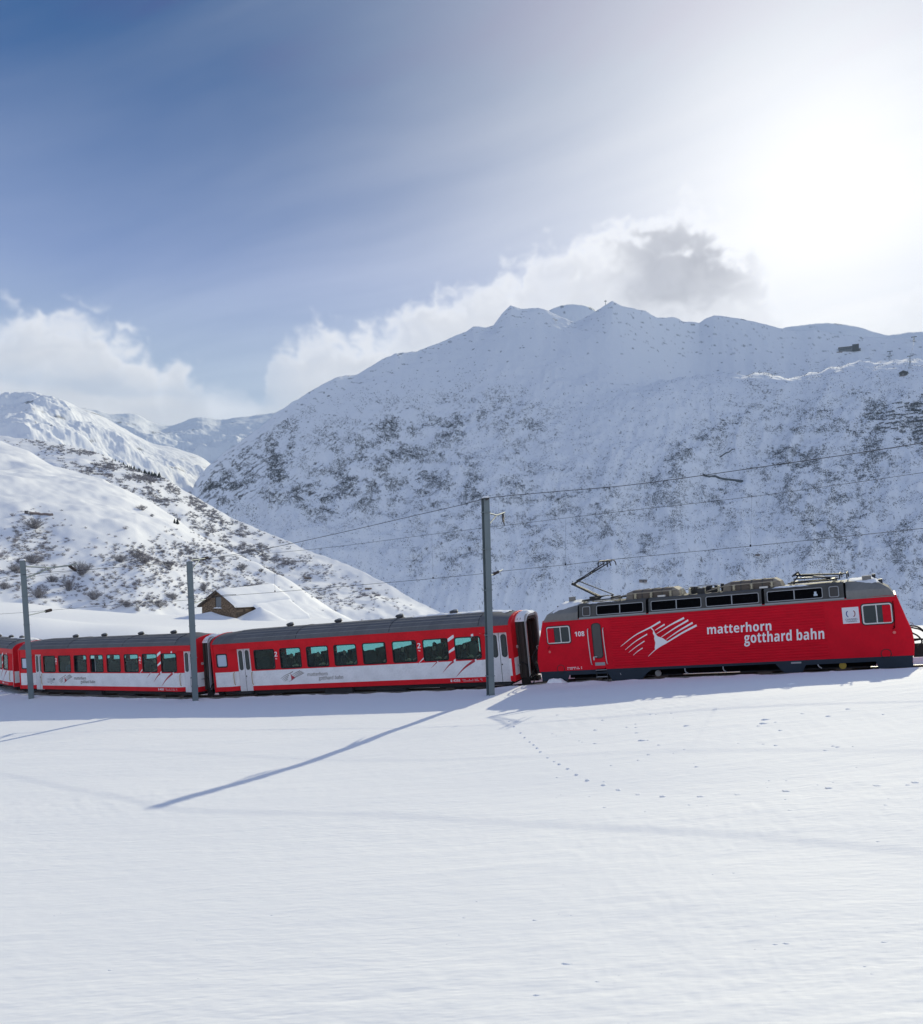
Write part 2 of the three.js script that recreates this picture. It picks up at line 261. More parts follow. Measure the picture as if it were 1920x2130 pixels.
function mShrubs(px, py) {                         // where bushes grow on the big mountain
  let d = 0;
  d += 0.75 * blob(px, py, 480, 985, 130, 42, -0.72) + 0.55 * blob(px, py, 660, 985, 120, 75, -0.3) + 0.45 * blob(px, py, 830, 900, 150, 55, -0.25) + 0.62 * blob(px, py, 905, 980, 110, 60, 0.3) + 0.55 * blob(px, py, 1060, 880, 90, 50, 0.3) + 0.5 * blob(px, py, 760, 1030, 160, 45, 0.1);
  d += 0.6 * blob(px, py, 1130, 1055, 150, 80, 0.1) + 0.7 * blob(px, py, 1420, 960, 190, 34, -0.62) + 0.65 * blob(px, py, 1520, 880, 80, 22, -0.95) + 0.7 * blob(px, py, 1320, 1090, 190, 60, -0.35) + 0.8 * blob(px, py, 1460, 1040, 100, 40, 0.1);
  d += 0.9 * blob(px, py, 1740, 940, 150, 75, -0.2) + 0.75 * blob(px, py, 1870, 890, 110, 55) + 0.85 * blob(px, py, 1760, 1090, 190, 80, 0.5) + 0.6 * blob(px, py, 1880, 1180, 150, 90, 0) + 0.55 * blob(px, py, 1620, 1120, 100, 40, 0.2) + 0.45 * blob(px, py, 1300, 1190, 200, 40) + 0.5 * blob(px, py, 1600, 1180, 160, 40) + 0.4 * blob(px, py, 860, 1180, 90, 25) + 0.45 * blob(px, py, 1000, 1130, 160, 60);
  d *= 1 - 0.9 * blob(px, py, 1570, 1080, 40, 90, 0.5) - 0.5 * blob(px, py, 1510, 985, 60, 20, -0.5) - 0.6 * blob(px, py, 1150, 960, 60, 60);
  const arc = azOf(px) * 2600, track = sstep(-0.42, 0.1, noise(arc / 105 + 2.5 + 0.5 * noise(px / 90, py / 90), py / 210 + 7));    // old slide paths stay bare
  return clamp(Math.pow(clamp(d), 1.15) * (0.3 + 0.7 * track) * 1.15);
}
const patchy = (px, py, s = 1) => sstep(-0.28, 0.5, fbm(px / 46 * s + 3, py / 30 * s + 8, 4, 0.6));
function mColour(x, y, z, ny, s) {
  const [px, py] = pxpy(x, y, z), arc = Math.atan2(x, -z) * 2600;
  const u = arc * 0.78 + y * 0.62, v = -arc * 0.62 + y * 0.78;                  // strata dip up to the right
  const n = fbm(u / 24, v / 7, 5, 0.62), m = fbm(arc / 26 + 5, y / 15, 4, 0.6);
  const left = sstep(940, 520, px), d = mShrubs(px, py), steep = sstep(0.86, 0.72, ny);
  let c = sstep(0.34 - 0.5 * d * (0.35 + 0.65 * left), 0.52 - 0.45 * d * (0.3 + 0.7 * left), n) * (0.12 + 0.88 * left + 0.3 * steep) * sstep(0.02, 0.2, d) * Math.max(0.85 * blob(px, py, 470, 980, 130, 75, -0.75), sstep(-0.15, 0.4, fbm(px / 40 + 9, py / 22, 3)));
  c = Math.max(c, sstep(0.60, 0.72, n * 0.55 + m * 0.55 + 0.14 * steep) * 0.9);            // lone outcrops high up
  if (s > 0.86) c = Math.max(c, 0.55 * sstep(0.38, 0.62, m + 0.3 * n) * sstep(0.8, 0.6, ny));
  return clamp(c);
}
top('mountain', new THREE.Mesh(sheet(330, 2420, 1000, 400, mProf, mColour), hillMat), 'broad shaded snow mountain with rocky summits across the valley', null, null, 'structure');

// --- left: shrub-covered hillside behind, smooth fold in front
const aRidge = table([-300, 870, 0, 904, 58, 913, 96, 917, 154, 929, 200, 940, 246, 961, 269, 971, 308, 985, 338, 992, 369, 1011, 400, 1029, 435, 1050, 481, 1077, 538, 1100, 596, 1123, 654, 1150, 715, 1173, 754, 1188, 815, 1217, 869, 1250, 927, 1282, 1000, 1330, 1100, 1380]);
const aRidgeS = smooth(aRidge, 60);
const aRange = table([-300, 900, 0, 860, 200, 760, 435, 600, 700, 440, 927, 330, 1100, 300]);
function aProf(px, s) {
  const c = Math.cos(azOf(px)), t = (PY0 - lerp(aRidgeS(px), aRidge(px), sstep(0.75, 0.91, s))) / FPX * c, R = aRange(px), f = 205, y1 = R * t, y0 = Math.min(-26, y1 - 0.25 * (R - 205)), S = s * 1.1; let r, y;
  if (S <= 1) { r = lerp(f, R, S); y = lerp(y0, y1, Math.pow(S, 0.92)); } else { r = R + (S - 1) * 900; y = y1 - (S - 1) * 500; }
  const a = azOf(px), wx = Math.sin(a) * r, wz = -Math.cos(a) * r, env = sstep(0, 0.1, S) * (1 - 0.85 * sstep(0.75, 1, S));
  y += env * (7 * fbm(wx / 95, wz / 120, 4) + 1.3 * fbm(wx / 14, wz / 18, 3)) + 0.7 * fbm(wx / 11, wz / 25, 3);
  return [r, y];
}
const bRidge = table([-300, 890, 0, 919, 58, 938, 112, 967, 162, 981, 215, 996, 238, 1011, 281, 1031, 319, 1050, 358, 1073, 385, 1092, 442, 1127, 500, 1161, 577, 1200, 640, 1240, 700, 1275, 800, 1335, 900, 1380]);
const bRidgeS = smooth(bRidge, 60);
const bRange = table([-300, 520, 0, 480, 300, 380, 577, 290, 800, 250]);
function bProf(px, s) {
  const c = Math.cos(azOf(px)), t = (PY0 - lerp(bRidgeS(px), bRidge(px), sstep(0.75, 0.89, s))) / FPX * c, R = bRange(px), f = 178, y1 = R * t, y0 = Math.min(-17, y1 - 0.26 * (R - 178)), S = s * 1.12; let r, y;
  if (S <= 1) { r = lerp(f, R, S); y = lerp(y0, y1, 1 - Math.pow(1 - S, 1.25)); } else { r = R + (S - 1) * 420; y = y1 - (S - 1) * 260; }
  const a = azOf(px), wx = Math.sin(a) * r, wz = -Math.cos(a) * r, env = sstep(0, 0.1, S) * (1 - 0.8 * sstep(0.8, 1, S));
  y += env * (6.5 * fbm(wx / 80, wz / 110, 4) + 0.8 * fbm(wx / 10, wz / 14, 3)) + 0.5 * fbm(wx / 12, wz / 30, 3);
  return [r, y];
}
top('shrubby_hillside', new THREE.Mesh(sheet(-420, 1060, 420, 200, aProf, null), plainSnow), 'snowy hillside with dark shrubs left of the valley', null, null, 'structure');
top('smooth_hillside', new THREE.Mesh(sheet(-420, 860, 400, 200, bProf, null), plainSnow), 'smooth rounded snow slope behind the left coaches', null, null, 'structure');

// --- sunlit mountain, far ranges and peaks
function farProf(ridge, R0, R1, drop, amp, wl) {
  const ridgeS = smooth(ridge, 70), sharp = ridge; ridge = smooth(sharp, 16);
  return (px, s) => {
    const c = Math.cos(azOf(px)), S = s * 1.08, y1 = R1 * (PY0 - lerp(ridgeS(px), ridge(px), sstep(0.7, 0.92, S))) / FPX * c, y0 = y1 - drop; let r, y;
    if (S <= 1) { r = lerp(R0, R1, S); y = lerp(y0, y1, S); } else { r = R1 + (S - 1) * 6000; y = y1 - (S - 1) * 4000; }
    const a = azOf(px), wx = Math.sin(a) * r, wz = -Math.cos(a) * r, env = 1 - 0.97 * sstep(0.6, 1, S);
    y += env * amp * (ridged(wx / wl + 3, wz / wl, 7, 0.52) - 0.2) + amp * 0.05 * fbm(wx / wl * 9, wz / wl * 9, 4);
    return [r, y];
  };
}
const farRock = (amount, wl) => (x, y, z, ny) => sstep(0.52 - amount, 0.75 - amount, fbm(x / wl + y / wl, y / wl * 1.6 - x / wl * 0.4, 5, 0.6)) * sstep(0.97, 0.80, ny) * 0.8;
top('sunlit_mountain', new THREE.Mesh(sheet(-420, 480, 460, 220, farProf(table([-420, 760, -100, 850, 0, 827, 23, 819, 58, 815, 81, 815, 100, 825, 131, 833, 154, 846, 192, 854, 215, 865, 250, 887, 288, 908, 319, 925, 345, 927, 385, 938, 423, 950, 450, 975, 480, 1010]), 1500, 3000, 400, 70, 520), farRock(0.08, 75)), hillMat), 'sunlit snow mountain at the far left of the valley', null, null, 'structure');
top('far_mountain_range', new THREE.Mesh(sheet(120, 760, 360, 130, farProf(table([120, 840, 208, 854, 238, 862, 288, 858, 296, 869, 327, 883, 365, 887, 385, 875, 423, 864, 438, 873, 473, 873, 492, 864, 504, 869, 538, 862, 569, 858, 640, 850, 760, 860]), 4200, 8200, 1500, 200, 1300), farRock(0.0, 190)), hillMat), 'pale hazy snow range closing the valley behind', null, null, 'structure');
top('far_peak', new THREE.Mesh(sheet(1090, 1290, 120, 50, farProf(table([1090, 690, 1134, 647, 1150, 640, 1170, 632, 1200, 630, 1230, 636, 1245, 648, 1290, 690]), 4200, 5600, 950, 60, 400), farRock(0.1, 120)), hillMat), 'pale snow peak behind the twin summits of the mountain', null, null, 'structure');
top('far_ridge', new THREE.Mesh(sheet(1560, 2300, 240, 60, farProf(table([1560, 700, 1624, 681, 1662, 675, 1720, 669, 1758, 673, 1797, 681, 1835, 694, 1852, 697, 1874, 690, 1920, 688, 2000, 680, 2300, 700]), 4600, 6400, 1100, 70, 500), farRock(0.1, 130)), hillMat), 'pale hazy ridge on the skyline at the right', null, null, 'structure');
function onSheet(prof, px, py, s0 = 0, s1 = 0.97) {     // where a sight line meets a sheet (the nearest crossing)
  const a = azOf(px), c = Math.cos(a); let prev = null;
  for (let i = 0; i <= 300; i++) { const s = lerp(s0, s1, i / 300), [r, y] = prof(px, s), q = PY0 - FPX * (y / (r * c)); if (prev !== null && q <= py && prev > py) return new THREE.Vector3(Math.sin(a) * r, y + CY, -Math.cos(a) * r); prev = q; }
  return null;
}

// ------------------------------------------------------------------ bushes and trees
const twigMats = [std(col(0.245, 0.238, 0.255), 0.95), std(col(0.25, 0.24, 0.255), 0.95), std(col(0.115, 0.112, 0.116), 0.95)];
function twigGeo(seed, n, spread, thick, tiers = 1) {  // a bare bush: thin three-sided twigs that fan out from the root and fork
  const r = rng(seed), pos = [], idx = [];
  const stick = (a, b, w0, w1) => {
    const d = new THREE.Vector3().subVectors(b, a), p = new THREE.Vector3(r() - 0.5, r() - 0.5, r() - 0.5).cross(d).normalize(), q = p.clone().cross(d).normalize(), o = pos.length / 3;
    for (let k = 0; k < 3; k++) { const cs = Math.cos(k * 2.0944), sn = Math.sin(k * 2.0944); for (const [c, w] of [[a, w0], [b, w1]]) pos.push(c.x + (p.x * cs + q.x * sn) * w, c.y + (p.y * cs + q.y * sn) * w, c.z + (p.z * cs + q.z * sn) * w); }
    for (let k = 0; k < 3; k++) { const i = o + 2 * k, j = o + 2 * ((k + 1) % 3); idx.push(i, j, i + 1, j, j + 1, i + 1); }
  };
  for (let i = 0; i < n; i++) {
    const a = r() * 6.283, lean = Math.pow(r(), 0.7) * spread, h = 0.55 + 0.45 * r(), root = new THREE.Vector3((r() - 0.5) * 0.3 * spread, -0.1, (r() - 0.5) * 0.3 * spread);
    const tip = new THREE.Vector3(Math.cos(a) * lean * 0.8, h * (1 - 0.35 * lean), Math.sin(a) * lean * 0.8), mid = root.clone().lerp(tip, 0.5).add(new THREE.Vector3(0, 0.05, 0));
    stick(root, mid, thick, thick * 0.75); stick(mid, tip, thick * 0.75, thick * 0.3);
    for (let k = 0; k < tiers; k++) { const f = mid.clone().lerp(tip, r() * 0.6), e = f.clone().add(new THREE.Vector3((r() - 0.5) * 0.55 * spread, 0.1 + 0.25 * r(), (r() - 0.5) * 0.55 * spread)); stick(f, e, thick * 0.5, thick * 0.25); }
  }
  const g = new THREE.BufferGeometry(); g.setAttribute('position', new THREE.Float32BufferAttribute(pos, 3)); g.setIndex(idx); g.computeVertexNormals(); return g;
}
function scatter(name, label, geo, mat, spots) {   // uncountable bushes as one object
  const im = new THREE.InstancedMesh(geo, mat, spots.length), m = new THREE.Matrix4(), q = new THREE.Quaternion(), up = new THREE.Vector3(0, 1, 0), c = new THREE.Color(), r = rng(spots.length);
  spots.forEach(([p, s, h], i) => { q.setFromAxisAngle(up, r() * 6.28); m.compose(p, q, new THREE.Vector3(s, s * h, s)); im.setMatrixAt(i, m); const t = 0.75 + 0.6 * r(); im.setColorAt(i, c.setRGB(t, t * (0.96 + 0.06 * r()), t)); });
  return top(name, im, label, 'bushes', null, 'stuff');
}
{
  const r = rng(5), spots = [[], []]; let guard = 0;
  while (spots[0].length + spots[1].length < 150000 && guard++ < 1500000) {     // the big mountain's alder scrub
    const px = 385 + 1640 * r(), s = 0.02 + 0.86 * r(), [rr, y] = mProf(px, s), a = azOf(px), py = PY0 - FPX * y / (rr * Math.cos(a));
    if (py > 1330) continue;
    const d = mShrubs(px, py), k = d * patchy(px, py) * (0.25 + 0.75 * sstep(0.0, 0.5, fbm(px / 9, py / 9, 2) + 0.3)) + 0.012 * sstep(0.7, 0.3, s);
    if (r() > 2.4 * k) continue;
    spots[r() < 0.5 ? 0 : 1].push([new THREE.Vector3(Math.sin(a) * rr, y + CY - 0.3, -Math.cos(a) * rr), (0.9 + 2.0 * r() * r() * r() + 0.9 * r()) * (rr / 2200), 0.85 + 0.5 * r()]);
  }
  scatter('mountain_bushes', 'dark alder bushes scattered over the shaded mountain', twigGeo(3, 9, 1.0, 0.085), twigMats[2], spots[0]);
  scatter('mountain_bushes', 'grey alder scrub in patches on the shaded mountain', twigGeo(4, 10, 1.25, 0.07), twigMats[2], spots[1]);
}
const aZone = (px, py) => clamp(0.75 * blob(px, py, 300, 1010, 190, 40, 0.45) + 0.7 * blob(px, py, 430, 1095, 190, 34, 0.52) + 0.6 * blob(px, py, 190, 960, 90, 22, 0.3) + 0.55 * blob(px, py, 560, 1160, 170, 26, 0.48) + 0.25 * blob(px, py, 730, 1215, 120, 16, 0.45));
const bZone = (px, py) => clamp(0.95 * blob(px, py, 65, 1135, 42, 46) + 0.9 * blob(px, py, 300, 1158, 75, 26, 0.05) + 0.55 * blob(px, py, 410, 1150, 50, 18, 0.2) + 0.42 * blob(px, py, 120, 1215, 150, 40) + 0.42 * blob(px, py, 330, 1225, 150, 34) + 0.4 * blob(px, py, 470, 1205, 90, 34, 0.5) + 0.5 * blob(px, py, 20, 1180, 30, 40) + 0.55 * blob(px, py, 300, 1255, 60, 12));
{
  const r = rng(15), rear = [], front = []; let guard = 0;
  while (rear.length < 4600 && guard++ < 300000) {
    const px = -60 + 1000 * r(), s = 0.03 + 0.86 * r(), [rr, y] = aProf(px, s), a = azOf(px), py = PY0 - FPX * y / (rr * Math.cos(a));
    if (r() > aZone(px, py) * patchy(px, py, 1.4) * 0.9) continue;
    rear.push([new THREE.Vector3(Math.sin(a) * rr, y + CY - 0.15, -Math.cos(a) * rr), (0.8 + 1.3 * r() * r()) * Math.pow(rr / 500, 0.5), 0.7 + 0.5 * r()]);
  }
  guard = 0;
  while (front.length < 2300 && guard++ < 300000) {
    const px = -60 + 760 * r(), s = 0.03 + 0.8 * r(), [rr, y] = bProf(px, s), a = azOf(px), py = PY0 - FPX * y / (rr * Math.cos(a));
    if (r() > bZone(px, py) * (0.25 + 0.75 * patchy(px, py, 1.7))) continue;
    front.push([new THREE.Vector3(Math.sin(a) * rr, y + CY - 0.1, -Math.cos(a) * rr), (0.5 + 1.0 * r() * r()) * Math.pow(rr / 280, 0.5), 0.7 + 0.5 * r()]);
  }
  scatter('hillside_bushes', 'many bare bushes over the hillside behind the smooth slope', twigGeo(7, 20, 1.15, 0.032), twigMats[0], rear);
  scatter('slope_bushes', 'small bare bushes dotted over the slope above the left coaches', twigGeo(8, 22, 1.15, 0.028), twigMats[1], front);
  // the large bushes one can tell apart on the near slope
  const big = [twigGeo(21, 60, 1.0, 0.014, 4), twigGeo(22, 70, 1.25, 0.013, 4), twigGeo(23, 55, 0.75, 0.015, 4)];
  const where = [['tall bare bush right of the left catenary mast top', 170, 1196, 5.2, 0], ['dense dark bush highest in the thicket at the left edge', 72, 1100, 4.2, 1], ['broad bush low in the thicket at the left edge', 66, 1172, 4.2, 1], ['narrow upright bush midway between the two left masts', 143, 1229, 4.6, 2], ['round bush just right of the left mast arm', 108, 1212, 2.9, 0], ['wide bush below the left mast arm', 80, 1243, 4.0, 1], ['round bush with pale tips nearer to the middle mast', 195, 1247, 3.9, 0],
    ['bush left of the barn roof, close to the middle mast', 424, 1231, 3.4, 2], ['small bush above the barn gable', 404, 1168, 2.0, 0], ['bush at the upper left of the long thicket', 250, 1170, 3.4, 1], ['bush in the middle of the long thicket', 300, 1172, 3.2, 1], ['bush at the right end of the long thicket', 352, 1180, 3.0, 0], ['lone bush above and right of the middle mast', 462, 1166, 2.1, 0], ['low wide bush right of the middle mast top', 505, 1183, 2.6, 1], ['small bush beside the wide one right of the middle mast', 543, 1190, 1.7, 0], ['lone small bush on the smooth slope under the fold', 295, 1061, 2.3, 1], ['tiny bush on the smooth slope below the lone one', 316, 1075, 1.3, 0],
    ['low bush close under the contact wire left of the barn', 360, 1246, 2.8, 1], ['bush at the foot of the slope between the left masts', 262, 1262, 2.9, 1], ['dark bush at the foot of the slope beside the barn', 330, 1264, 3.2, 1], ['bush behind the left mast near its top', 30, 1190, 3.0, 1], ['bush at the very left edge above the snow bank', 8, 1228, 3.0, 0]];
  const protos = [];
  for (const [label, px, py, size, k] of where) {
    const p = onSheet(bProf, px, py, 0.02, 0.88) ?? onSheet(aProf, px, py, 0.02, 0.9); if (!p) { console.log('no spot', label); continue; }
    const scale = size * p.length() / 300;
    let o;
    if (!protos[k]) { o = new THREE.Group(); const b = new THREE.Mesh(big[k], twigMats[k % 2]); b.name = 'branches'; o.add(b); protos[k] = o; } else o = protos[k].clone();
    o.position.copy(p).add(new THREE.Vector3(0, -0.12, 0)); o.scale.setScalar(scale); o.rotation.y = px;
    top('bare_bush', o, label, 'bush', 'bare bushes on the snowy slope at the left');
  }
  // conifers: a row on the skyline of the left hillside, and a pair on the fold
  const dark = std(col(0.022, 0.032, 0.026), 0.95), bark = std(col(0.06, 0.045, 0.035), 0.9);
  const crown = () => { const q = rng(41), gs = []; for (let i = 0; i < 9; i++) { const h = 0.16 + i * 0.092, w = 0.30 * (1 - i / 10.5); const c = new THREE.ConeGeometry(w, 0.2, 9, 1, true); const P = c.attributes.position; for (let v = 0; v < P.count; v++) if (P.getY(v) < 0) { const m = 0.72 + 0.56 * q(); P.setXYZ(v, P.getX(v) * m, P.getY(v) - 0.05 * q(), P.getZ(v) * m); } c.translate((q() - 0.5) * 0.03, h, (q() - 0.5) * 0.03); gs.push(c); } const g = mergeGeometries(gs); g.computeVertexNormals(); return g; };
  const cg = crown(), tg = new THREE.CylinderGeometry(0.008, 0.03, 1, 7); tg.translate(0, 0.45, 0);
  const pine = new THREE.Group(); { const a = new THREE.Mesh(tg, bark), b = new THREE.Mesh(cg, dark); a.name = 'trunk'; b.name = 'crown'; pine.add(a, b); }
  const q = rng(43); let first = true;
  const plant = (p, h, label, group) => { const o = first ? pine : pine.clone(); first = false; o.position.copy(p); o.scale.set(h * (0.85 + 0.4 * q()), h, h * (0.85 + 0.4 * q())); o.rotation.y = q() * 6; top('conifer', o, label, 'conifer', group); };
  for (let i = 0; i < 26; i++) { const px = 232 + 98 * Math.pow(i / 25, 0.8) + 3 * q(), s = 1 / 1.1 - 0.012 - 0.02 * q(), [rr, y] = aProf(px, s), a = azOf(px); plant(new THREE.Vector3(Math.sin(a) * rr, y + CY - 0.3, -Math.cos(a) * rr), (2.4 + 2.2 * q()) * (0.6 + 0.5 * i / 25), 'tiny dark conifer in the row on the left hillside skyline', 'conifers on the skyline'); }
  for (const [px, py, h, label] of [[363, 1089, 2.4, 'shorter of two small conifers on the snowy fold'], [369, 1091, 3.2, 'taller of two small conifers on the snowy fold']]) { const p = onSheet(bProf, px, py, 0.3, 1.0) ?? onSheet(aProf, px, py); if (p) plant(p, h * p.length() / 400, label, 'pair of conifers on the fold'); }
}

// ------------------------------------------------------------------ railway track, catenary masts, wires
const steel = new THREE.MeshStandardMaterial({ color: col(0.30, 0.29, 0.28), roughness: 0.35, metalness: 0.8 }), rustSteel = std(col(0.12, 0.09, 0.075), 0.8), darkMetal = std(col(0.022, 0.023, 0.026), 0.6);
const galv = new THREE.MeshStandardMaterial({ color: col(0.16, 0.20, 0.215), roughness: 0.55, metalness: 0.25, bumpMap: dataTex(128, 128, (u, v) => 0.5 + 0.4 * tnoise(u, v, 10, 10, 3)), bumpScale: 0.002 });
function ribbonAlong(curve, n, profile, side, lift) {   // sweep a closed profile [across, up] along the track
  const pos = [], idx = [], m = profile.length;
  for (let i = 0; i <= n; i++) { const p = curve.getPointAt(i / n), t = curve.getTangentAt(i / n), a = new THREE.Vector3(-t.z, 0, t.x).normalize(); for (const [x, y] of profile) pos.push(p.x + a.x * (side + x), p.y + lift + y, p.z + a.z * (side + x)); }
  for (let i = 0; i < n; i++) for (let k = 0; k < m; k++) { const a = i * m + k, b = i * m + (k + 1) % m; idx.push(a, a + m, b, b, a + m, b + m); }
  const g = new THREE.BufferGeometry(); g.setAttribute('position', new THREE.Float32BufferAttribute(pos, 3)); g.setIndex(idx); const f = g.toNonIndexed(); f.computeVertexNormals(); return f;
}
{
  const railProfile = [[-0.06, -0.14], [0.06, -0.14], [0.06, -0.12], [0.01, -0.1], [0.01, -0.04], [0.03, -0.035], [0.03, 0], [-0.03, 0], [-0.03, -0.035], [-0.01, -0.04], [-0.01, -0.1], [-0.06, -0.12]];
  const t = new THREE.Group();
  for (const s of [-0.52, 0.52]) { const m = new THREE.Mesh(ribbonAlong(railCurve, 320, railProfile, s, 0), steel); m.name = 'rail'; t.add(m); }
  const rack = new THREE.Mesh(ribbonAlong(railCurve, 320, [[-0.05, -0.12], [0.05, -0.12], [0.05, 0.04], [-0.05, 0.04]], 0, 0), rustSteel); rack.name = 'rack_rail'; t.add(rack);
  top('railway_track', t, 'narrow railway track with rack rail half buried in snow', null, null, 'structure');
}
function tubeGeo(pts, r, seg = 6, n = 0) { const c = pts.length === 2 ? new THREE.LineCurve3(pts[0], pts[1]) : new THREE.CatmullRomCurve3(pts); return new THREE.TubeGeometry(c, n || (pts.length === 2 ? 1 : pts.length * 6), r, seg, false); }
function insulatorGeo(a, b, r) { const L = a.distanceTo(b), pts = [new THREE.Vector2(0.001, 0)], k = Math.max(3, Math.round(L / 0.06)); for (let i = 0; i < k; i++) { pts.push(new THREE.Vector2(r * 0.45, (i + 0.1) / k * L), new THREE.Vector2(r, (i + 0.45) / k * L), new THREE.Vector2(r * 0.45, (i + 0.8) / k * L)); } pts.push(new THREE.Vector2(0.001, L)); const g = new THREE.LatheGeometry(pts, 10); g.applyQuaternion(new THREE.Quaternion().setFromUnitVectors(new THREE.Vector3(0, 1, 0), b.clone().sub(a).normalize())); g.translate(a.x, a.y, a.z); return g; }
const wireMat = std(col(0.02, 0.02, 0.023), 0.8), insulatorMat = std(col(0.05, 0.035, 0.03), 0.35), brownIns = insulatorMat;
const armMat = new THREE.MeshStandardMaterial({ color: col(0.09, 0.10, 0.11), roughness: 0.5, metalness: 0.4, side: THREE.DoubleSide });
function mast(base, head, width, label, build) {
  const g = new THREE.Group(); g.position.copy(base);
  const axis = head.clone().sub(base), h = axis.length(), up = axis.clone().normalize(), q = new THREE.Quaternion().setFromUnitVectors(new THREE.Vector3(0, 1, 0), up);
  const add = (name, geo, mat, parent = g) => { geo = geo.clone(); if (parent === g || parent.userData.local) geo.translate(-base.x, -base.y, -base.z); const m = new THREE.Mesh(geo, mat); m.name = name; parent.add(m); return m; };
  const w = width / 2, f = 0.016, sh = new THREE.Shape([[-w, -w], [w, -w], [w, -w + f], [0.006, -w + f], [0.006, w - f], [w, w - f], [w, w], [-w, w], [-w, w - f], [-0.006, w - f], [-0.006, -w + f], [-w, -w + f]].map(([x, y]) => new THREE.Vector2(x, y)));
  const post = new THREE.ExtrudeGeometry(sh, { depth: h + 0.6, bevelEnabled: false }); post.rotateX(-Math.PI / 2); post.translate(0, -0.6, 0); post.rotateY(0.42);
  post.applyQuaternion(q); const m = new THREE.Mesh(post, galv); m.name = 'post'; g.add(m);
  const bands = []; for (const t of [0.13, 0.33, 0.55, 0.75, 0.93]) { const b = new THREE.BoxGeometry(width + 0.05, 0.035, width + 0.05); b.rotateY(0.42); b.translate(0, h * t, 0); b.applyQuaternion(q); bands.push(b); }
  for (const b of bands) { const mm = new THREE.Mesh(b, galv); mm.name = 'clamp'; g.add(mm); }
  const cap = new THREE.SphereGeometry(width * 0.62, 14, 8, 0, 6.283, 0, 1.6); cap.scale(1, 0.55, 1); cap.translate(0, h, 0); cap.applyQuaternion(q); const cm = new THREE.Mesh(cap, plainSnow); cm.name = 'snow_cap'; g.add(cm);
  build(add);
  return top('catenary_mast', g, label, 'catenary mast', 'catenary masts along the track');
}
const trackAt = (px, lift) => {                    // the point above the track's centre line that lies on the sight line's bearing
  let best = null, bd = 1e9; for (const q of railLine) { if (q.z > -8) continue; const d = Math.abs(PX0 + FPX * q.x / -q.z - px); if (d < bd) { bd = d; best = q; } } return new THREE.Vector3(best.x, best.y + lift, best.z);
};
const trackDepth = (px) => -trackAt(px, 0).z;
const groundAt = (p) => { p.y = groundHeight(p.x, p.z, false); return p; };
